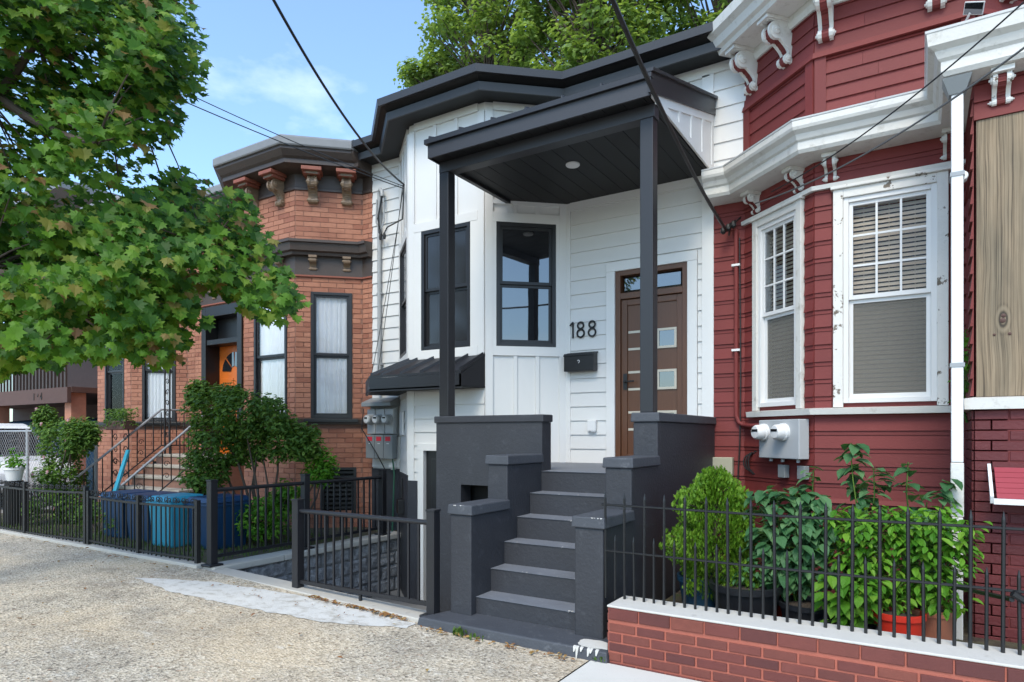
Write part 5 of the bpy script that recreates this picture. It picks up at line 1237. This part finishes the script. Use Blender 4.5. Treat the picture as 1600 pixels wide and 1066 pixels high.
# ------------------------------------------------------------ neighbour's deck house, white car, chain link fence at far left
nh = thing('deck_house', 'brown house with railed deck over a carport at the far left', 'house', (-21, 9.2, -1.47))
m = MB(); m.box(-27, -15.5, 10.2, 17, -1.5, 5.2); m.build('wall', 'brown_wood', nh)
m = MB(); m.box(-27, -15.42, 6.9, 10.2, .92, 1.04); m.build('deck', 'brown_wood', nh)
m = MB(); m.box(-27, -15.44, 6.82, 6.898, .70, 1.03); m.build('beam', 'brown_wood', nh)
dg = Seg((-27, 6.82), (-15.44, 6.82)); ud = dg.U(52)
def stroke(m, u, z, pts): m.tube([dg.P(u+a*.09, z+b*.16, .006) for a, b in pts], .009, 5)
for k, pts in enumerate(([(.5, 0), (.5, 1)], [(.5, .5), (.9, .75), (.5, 1), (.1, .75), (.5, .5), (.95, .25), (.5, 0), (.05, .25), (.5, .5)], [(.8, 0), (.8, 1), (.1, .35), (1, .35)])):
    m = MB(); stroke(m, ud+k*.17, .78, pts); m.build('house_number', 'black_paint', nh)
for k in range(64): 
    x = -26.5+k*.17; m = MB(); m.box(x-.02, x+.02, 6.93, 6.97, 1.04, 1.92); m.build('baluster', 'brown_paint', nh)
m = MB(); m.box(-27, -15.44, 6.91, 6.99, 1.92, 1.98); m.build('rail', 'brown_paint', nh)
for x in (-15.7, -19.5, -24): m = MB(); m.box(x-.14, x+.14, 6.95, 7.25, -1.5, .92); m.build('pier', 'orange_brick', nh)
m = MB(); m.box(-19.4, -16.3, 10.13, 10.195, -1.4, .55); m.build('garage_panel', 'beige', nh)
m = MB(); m.box(-27.2, -15.3, 6.6, 17.2, 5.2, 5.4); m.build('roof', 'zinc', nh)
for (x, z0) in ((-17.2, 2.3), (-20, 2.3)): m = MB(); m.box(x-.5, x+.5, 10.13, 10.19, z0, z0+1.3); o = m.build('window', 'dark_glass', nh)
ca = thing('parked_car', 'white car parked in the carport behind the chain link fence', 'car', (-17.5, 6.0, -1.47))
def carprof(pts, y0, y1, mat, nm, par, bev=.05): m = MB(); m.prism([(x, y0, z) for x, z in pts], (0, y1-y0, 0)); return m.build(nm, mat, par, smooth=False, bevel=bev)
cx = -17.6; gz0 = -1.47
body = [(-2.35, .42), (-2.38, .75), (-2.30, 1.02), (-1.0, 1.06), (1.1, 1.04), (2.10, .93), (2.34, .72), (2.36, .40), (1.9, .30), (-1.9, .30)]
carprof([(cx+a, gz0+b) for a, b in body], 5.15, 6.95, 'car_white', 'body', ca, .06)
gh = [(-2.22, 1.0), (-2.02, 1.62), (-1.6, 1.72), (.25, 1.73), (.55, 1.66), (1.25, 1.0)]
cab = carprof([(cx+a, gz0+b) for a, b in gh], 5.28, 6.82, 'car_white', 'cabin', ca, .06)
for k, pts in enumerate(([(-1.98, 1.08), (-1.84, 1.55), (-1.05, 1.6), (-1.05, 1.08)], [(-.98, 1.08), (-.98, 1.6), (-.12, 1.6), (-.12, 1.08)], [(-.05, 1.08), (-.05, 1.6), (.28, 1.58), (.95, 1.08)])):
    for y in (5.262, 6.826): m = MB(); m.prism([(cx+a, y, gz0+b) for a, b in pts], (0, .012, 0)); m.build('side_window', 'dark_glass', cab)
m = MB(); m.hexa([(cx+.68,5.38,gz0+1.60),(cx+1.29,5.34,gz0+1.06),(cx+1.29,6.76,gz0+1.06),(cx+.68,6.72,gz0+1.60),(cx+.70,5.38,gz0+1.615),(cx+1.31,5.34,gz0+1.075),(cx+1.31,6.76,gz0+1.075),(cx+.70,6.72,gz0+1.615)]); m.build('windscreen', 'dark_glass', cab)
for x in (-1.45, 1.45):
    for y, s in ((5.16, -1), (6.94, 1)):
        m = MB(); m.lathe((cx+x, y, gz0+.34), [(.2, -.2), (.34, -.19), (.345, -.02), (.33, .02), (.22, .03)], 22, (0, s, 0)); w = m.build('wheel', 'rubber', ca, smooth=True)
        m = MB(); m.lathe((cx+x, y, gz0+.34), [(.21, .02), (.19, .035), (.05, .03), (.04, .045)], 18, (0, s, 0)); m.build('rim', 'galv', w, smooth=True)
for y in (5.35, 6.75): m = MB(); m.hexa([(cx+2.2,y-.14,gz0+.68),(cx+2.385,y-.12,gz0+.66),(cx+2.385,y+.12,gz0+.66),(cx+2.2,y+.14,gz0+.68),(cx+2.12,y-.14,gz0+.82),(cx+2.30,y-.12,gz0+.80),(cx+2.30,y+.12,gz0+.80),(cx+2.12,y+.14,gz0+.82)]); m.build('headlight', 'clear_glass', ca)
tp = MB(); tp.hexa([(-21.5,7.6,-1.47),(-16.0,7.6,-1.47),(-16.0,8.8,-1.47),(-21.5,8.8,-1.47),(-21.3,7.8,.35),(-16.1,7.8,.35),(-16.1,8.6,.45),(-21.3,8.6,.45)]); tag(tp.build('tarp_pile', 'tarp_blue', bevel=.08), 'dark blue tarpaulin covered stack behind the white car', 'tarpaulin')
cf = thing('chain_link_fence', 'grey chain link fence before the white car', 'fence', (-15, 5.95, -1.47)); CY = 5.95
for x_ in (X_(-60, CY), X_(43, CY), X_(150, CY)):
     m = MB(); m.tube([(x_, CY, -1.47), (x_, CY, .12)], .03, 8); m.build('post', 'galv', cf, smooth=True)
xa, xb = X_(-60, CY), X_(150, CY)
m = MB(); m.tube([(xa, CY, .08), (xb, CY, .08)], .02, 8); m.build('rail', 'galv', cf, smooth=True)
m = MB(); x = xa
while x < xb+1.5:
    for s in (1, -1):
        x0, z0, x1, z1 = x, -1.42, x+s*1.5, .08
        for (p, q) in (((x0, z0), (x1, z1)),):
            # clip to the panel
            def cl_(p, q, lim, side):
                (ax, az), (bx, bz) = p, q
                if side*(ax-lim) > 0 and side*(bx-lim) > 0: return None
                if side*(ax-lim) > 0: f = (lim-ax)/(bx-ax); p = (lim, az+(bz-az)*f)
                elif side*(bx-lim) > 0: f = (lim-ax)/(bx-ax); q = (lim, az+(bz-az)*f)
                return p, q
            r = cl_(p, q, xb, 1)
            if r: r = cl_(*r, xa, -1)
            if r and abs(r[0][0]-r[1][0]) > .01: m.tube([(r[0][0], CY+.004*s, r[0][1]), (r[1][0], CY+.004*s, r[1][1])], .0024, 4, cap=False)
    x += .105
stuff(m.build('chain_mesh', 'galv', cf, recalc=False))
wpt = thing('flower_pot', 'white plastic pot with yellow green plant at the far left fence', 'pot', P3(20, 760, 4.7)[:2]+(-1.46,)); c = Vector(P3(22, 751, 4.7))
m = MB(); m.box(c.x-.1, c.x+.1, c.y-.1, c.y+.1, -1.46, c.z); m.build('stand', 'iron', wpt)
m = MB(); m.lathe(c, [(.10, 0), (.135, .17), (.15, .175), (.15, .21), (.13, .21), (.125, .18)], 20); m.build('pot', 'vinyl_white', wpt, smooth=True)
random.seed(9); put_leaves(wpt, OVAL, [leaf_mat(c+Vector((random.gauss(0, .10), random.gauss(0, .08), .22+abs(random.gauss(0, .10)))), Vector((0, -.4, .8))+rv()*.7, random.uniform(.06, .1), random.uniform(-2, 2)) for _ in range(130)], 'bright_leaf')

# ------------------------------------------------------------ pots and plants in the bed of the red house
def pot(lab, x, y, r, h, mat, soil=True, zb=-1.5, nm='plant_pot'):
    t = thing(nm, lab, 'pot', (x, y, zb))
    m = MB(); m.lathe((x, y, zb), [(r*.74, 0), (r*.97, h*.86), (r*1.04, h*.865), (r*1.05, h), (r*.95, h), (r*.93, h*.86), (r*.5, h*.85)], 26); m.build('shell', mat, t, smooth=True)
    m = MB(); m.lathe((x, y, zb+h*.86), [(r*.93, 0), (r*.5, .02), (.01, .03)], 20); m.build('soil', 'soil', t, smooth=True)
    return t
pot('round blue pot under the bright green conifer', X_(1098, 5.45), 5.45, .20, .34, 'pot_blue'); pot('wide black tub under the conifer, right of the blue pot', X_(1165, 5.25), 5.25, .26, .36, 'pot_black')
pot('red plastic bucket behind the black tub', X_(1226, 5.6), 5.6, .16, .46, 'pot_red'); pot('bright orange red bucket in front of the leafy pepper plants', X_(1402, 5.2), 5.2, .165, .30, 'pot_red')
pot('terracotta pot just right of the orange red bucket', X_(1452, 5.45), 5.45, .17, .30, 'pot_clay')
pot('black nursery pot under the dusky green broad leaved plant', X_(1262, 5.3), 5.3, .20, .26, 'pot_black'); pot('black nursery pot under the pale green low plant', X_(1325, 5.05), 5.05, .18, .20, 'pot_black'); pot('black nursery pot at the back under the tall pepper stems', X_(1360, 5.8), 5.8, .2, .3, 'pot_black')
random.seed(31)
cs_ = thing('conifer_shrub', 'bright yellow green conifer shrub beside the grey stoop', 'shrub', (X_(1112, 5.45), 5.45, -1.2)); cx_, cy_ = X_(1118, 5.45), 5.45
mats = []; stm = MB(); stm.tube([(cx_, cy_, -1.25), (cx_, cy_, -.45)], .03, 7, .008)
for i in range(900):
    z = random.uniform(0, 1); a0 = random.uniform(0, 2*pi); R = .335*(1-.15*z)*(1 if z < .55 else max(.25, 1-((z-.55)/.5)**1.6*.95))*(.95+.65*noise.noise((z*4, a0*1.2, 1))); a = a0; rr = R*random.uniform(.55, 1.05)
    c = Vector((cx_+cos(a)*rr, cy_+sin(a)*rr, -1.28+z*.98)); od = Vector((cos(a), sin(a), .55))
    if i % 6 == 0: stm.tube([(cx_, cy_, c.z-.1), c], .008, 5, .003)
    for _ in range(15): mats.append(leaf_mat(c+rv()*.05, (Vector((-sin(a), cos(a), 0))*random.choice((-1, 1))+rv()*.7), random.uniform(.026, .05), pi+random.uniform(-.8, .8)))
stm.build('stem', 'bark', cs_, smooth=True); put_leaves(cs_, SPRIG, mats, 'shrub_leaf')
def leafy(name, lab, x, y, z0, stems, leaf, mat, shape, single=0, seed=1, cat='plant'):
    """stems: (dx, dy, height, spread of the leaves, number of leaves)"""
    random.seed(seed); t = thing(name, lab, cat, (x, y, z0)); m = MB(); mats = []
    for (dx, dy, h, sp, n) in stems:
        top = Vector((x+dx, y+dy, z0+h)); b_ = Vector((x+dx*.2, y+dy*.2, z0)); pts = [b_.lerp(top, k/5)+Vector((random.uniform(-.02, .02), random.uniform(-.02, .02), 0)) for k in range(6)]; m.tube(pts, .010, 6, .004)
        for k in range(int(n*1.4)):
            f = 1-random.random()**1.2*.85; p = b_.lerp(top, f); a = random.uniform(0, 2*pi); r = sp*random.uniform(.25, 1)*(1.15-.55*f); q = p+Vector((cos(a)*r, sin(a)*r, random.uniform(-.04, .06)))
            if random.random() < .4: m.tube([p, q], .004, 4, .002)
            nn = Vector((cos(a)*.45, sin(a)*.45-.18, 1))+rv()*.45; M = leaf_mat(q, nn, random.uniform(.7, 1.2)*leaf, random.uniform(-.5, .5))
            mats.append(M)
    m.build('stems', 'bush_leaf', t, smooth=True); put_leaves(t, shape, mats, mat, single); return t
yb = 5.55
leafy('broad_leaf_plant', 'dusky green broad leaved plant between the conifer and the pepper plants', X_(1240, 5.4), 5.4, -1.28, [(-.28, 0, .80, .20, 70), (-.12, -.05, .86, .22, 80), (.02, .05, .84, .22, 80), (.18, 0, .78, .2, 80), (.05, -.1, .60, .24, 80), (-.2, -.1, .55, .22, 70), (.12, .1, 1.0, .12, 34), (.25, -.05, .55, .2, 60)], .115, 'blue_leaf', BROAD, 80, 41)
leafy('pepper_plant', 'tall pepper plant with bare topped stem by the red clapboard', X_(1345, 5.85), 5.85, -1.25, [(-.06, 0, 1.12, .16, 34), (.10, 0, .98, .16, 30), (.0, .1, .85, .2, 36)], .13, 'blue_leaf', BROAD, 40, 42)
leafy('pepper_plant', 'tallest pepper stem near the white downspout', X_(1425, 5.7), 5.7, -1.3, [(-.02, 0, 1.10, .15, 30), (.2, .05, .92, .16, 30), (.1, .1, .8, .2, 30)], .12, 'blue_leaf', BROAD, 40, 43)
leafy('leafy_plant', 'dense bright green pepper plant behind the black pickets, left half', X_(1355, 5.35), 5.35, -1.35, [(-.24, 0, .76, .2, 130), (-.05, -.1, .72, .24, 150), (.14, 0, .78, .22, 140), (.0, .1, .80, .24, 110)], .085, 'bright_leaf', OVAL, 80, 44)
leafy('leafy_plant', 'dense bright green pepper plant growing over the terracotta pot, right half', X_(1440, 5.35), 5.35, -1.28, [(-.15, 0, .72, .2, 140), (.05, -.08, .70, .24, 150), (.24, 0, .66, .22, 140), (.1, .1, .74, .22, 110)], .085, 'bright_leaf', OVAL, 80, 45)
leafy('young_plant', 'pale lime low plant close behind the pickets', X_(1318, 5.02), 5.02, -1.32, [(-.12, 0, .30, .14, 26), (.05, -.05, .34, .15, 28), (.15, 0, .28, .14, 24)], .105, 'bright_leaf', BROAD, 30, 46)
leafy('young_plant', 'small seedling in the orange red bucket', X_(1402, 5.2), 5.2, -1.25, [(.0, 0, .20, .08, 12), (.05, 0, .15, .07, 8)], .06, 'bright_leaf', OVAL, 0, 47)
leafy('young_plant', 'small dark leaved plant in the wide black tub', X_(1180, 5.25), 5.25, -1.2, [(.05, 0, .28, .12, 26), (-.1, -.1, .16, .1, 16)], .07, 'blue_leaf', OVAL, 0, 48)
leafy('window_plant', 'green leaves showing between the downspout and the timber boards', .30, 6.45, .1, [(0, 0, .75, .12, 40), (0, -.15, .55, .1, 30)], .07, 'bright_leaf', OVAL, 0, 49)

# ------------------------------------------------------------ fallen leaves, weeds
random.seed(77); lm = []
def litter(n, f, size=(.03, .06)):
    for _ in range(n):
        x, y, z = f(); lm.append(leaf_mat((x, y, z), Vector((random.gauss(0, .25), random.gauss(0, .25), 1)), random.uniform(*size), random.uniform(-3, 3)))
def strip(x0, x1, y0, y1, dz=.02):
    def f(): x = random.uniform(x0, x1); return (x, random.uniform(y0, y1), gz(x)+dz)
    return f
litter(120, strip(-4.9, -3.7, 4.21, 4.275, .022)); litter(60, strip(-3.5, -2.05, 4.12, 4.22)); litter(70, strip(-8, -3.6, 3.86, 4.2, .024), (.02, .035)); litter(90, strip(-11, -2.2, 1.4, 4.1), (.025, .055)); litter(40, strip(-12, -6.9, 4.1, 4.27, .02))
stuff(put_leaves(None, OVAL, lm, 'dry_leaf', joined='fallen_leaves')); fl_ = bpy.data.objects['fallen_leaves']; tag(fl_, 'dry brown leaves scattered on the sidewalk', 'leaves')
gm = []
for (x, y, n, s) in ((-3.12, 4.20, 26, .07), (-2.95, 4.19, 16, .05), (-1.93, 4.24, 18, .04)):
    for _ in range(n): a = random.uniform(0, 6.28); gm.append(leaf_mat((x+random.gauss(0, .04), y+random.gauss(0, .012), -1.585+random.uniform(.0, s*.5)), Vector((cos(a), sin(a), .35)), random.uniform(.5, 1)*s, pi+random.uniform(-.5, .5)))
stuff(put_leaves(None, OVAL, gm, 'grass_leaf', joined='weeds')); tag(bpy.data.objects['weeds'], 'small weeds sprouting at the foot of the stoop', 'weeds')
gm = []
for _ in range(5200):
    x, y = random.uniform(-13.5, -6.85), random.uniform(4.45, 6.6)
    a = random.uniform(0, 6.28); gm.append(leaf_mat((x, y, -1.45+random.uniform(0, .03)), Vector((cos(a), sin(a), .4)), random.uniform(.05, .12), pi+random.uniform(-.5, .5)))
stuff(put_leaves(None, ([(-.08, -.5, 0), (.08, -.5, 0), (0, .5, .1)], [(0, 1, 2)]), gm, 'grass_leaf', joined='grass')); tag(bpy.data.objects['grass'], 'thin grass in the front yard of the brick houses', 'grass')
# dust pan hung on the foundation, small white lamp under the meters
dp = MB(); c = Vector(S1.P(.62, -.98, .05)); dp.sbox(S1, .50, .74, -1.12, -.92, .034, .12); dp.tube([S1.P(.62, -.92, .06), S1.P(.62, -.62, .05)], .012, 6); tag(dp.build('dustpan', 'black_paint', bevel=.01), 'black long handled dustpan hung on the grey foundation wall', 'dustpan')
wl_ = MB(); wl_.sbox(S0, .42, .52, -.50, -.42, .03, .10); wl_.sbox(S0, .44, .50, -.53, -.50, .03, .08); tag(wl_.build('wall_socket', 'vinyl_white', bevel=.006), 'small white socket cover just below the breaker boxes', 'socket')
# ------------------------------------------------------------ lift everything from eye-relative heights to real ones
for o in list(SC.objects):
    if o.parent is None and o.type in ('MESH', 'EMPTY'): o.location.z += EYE
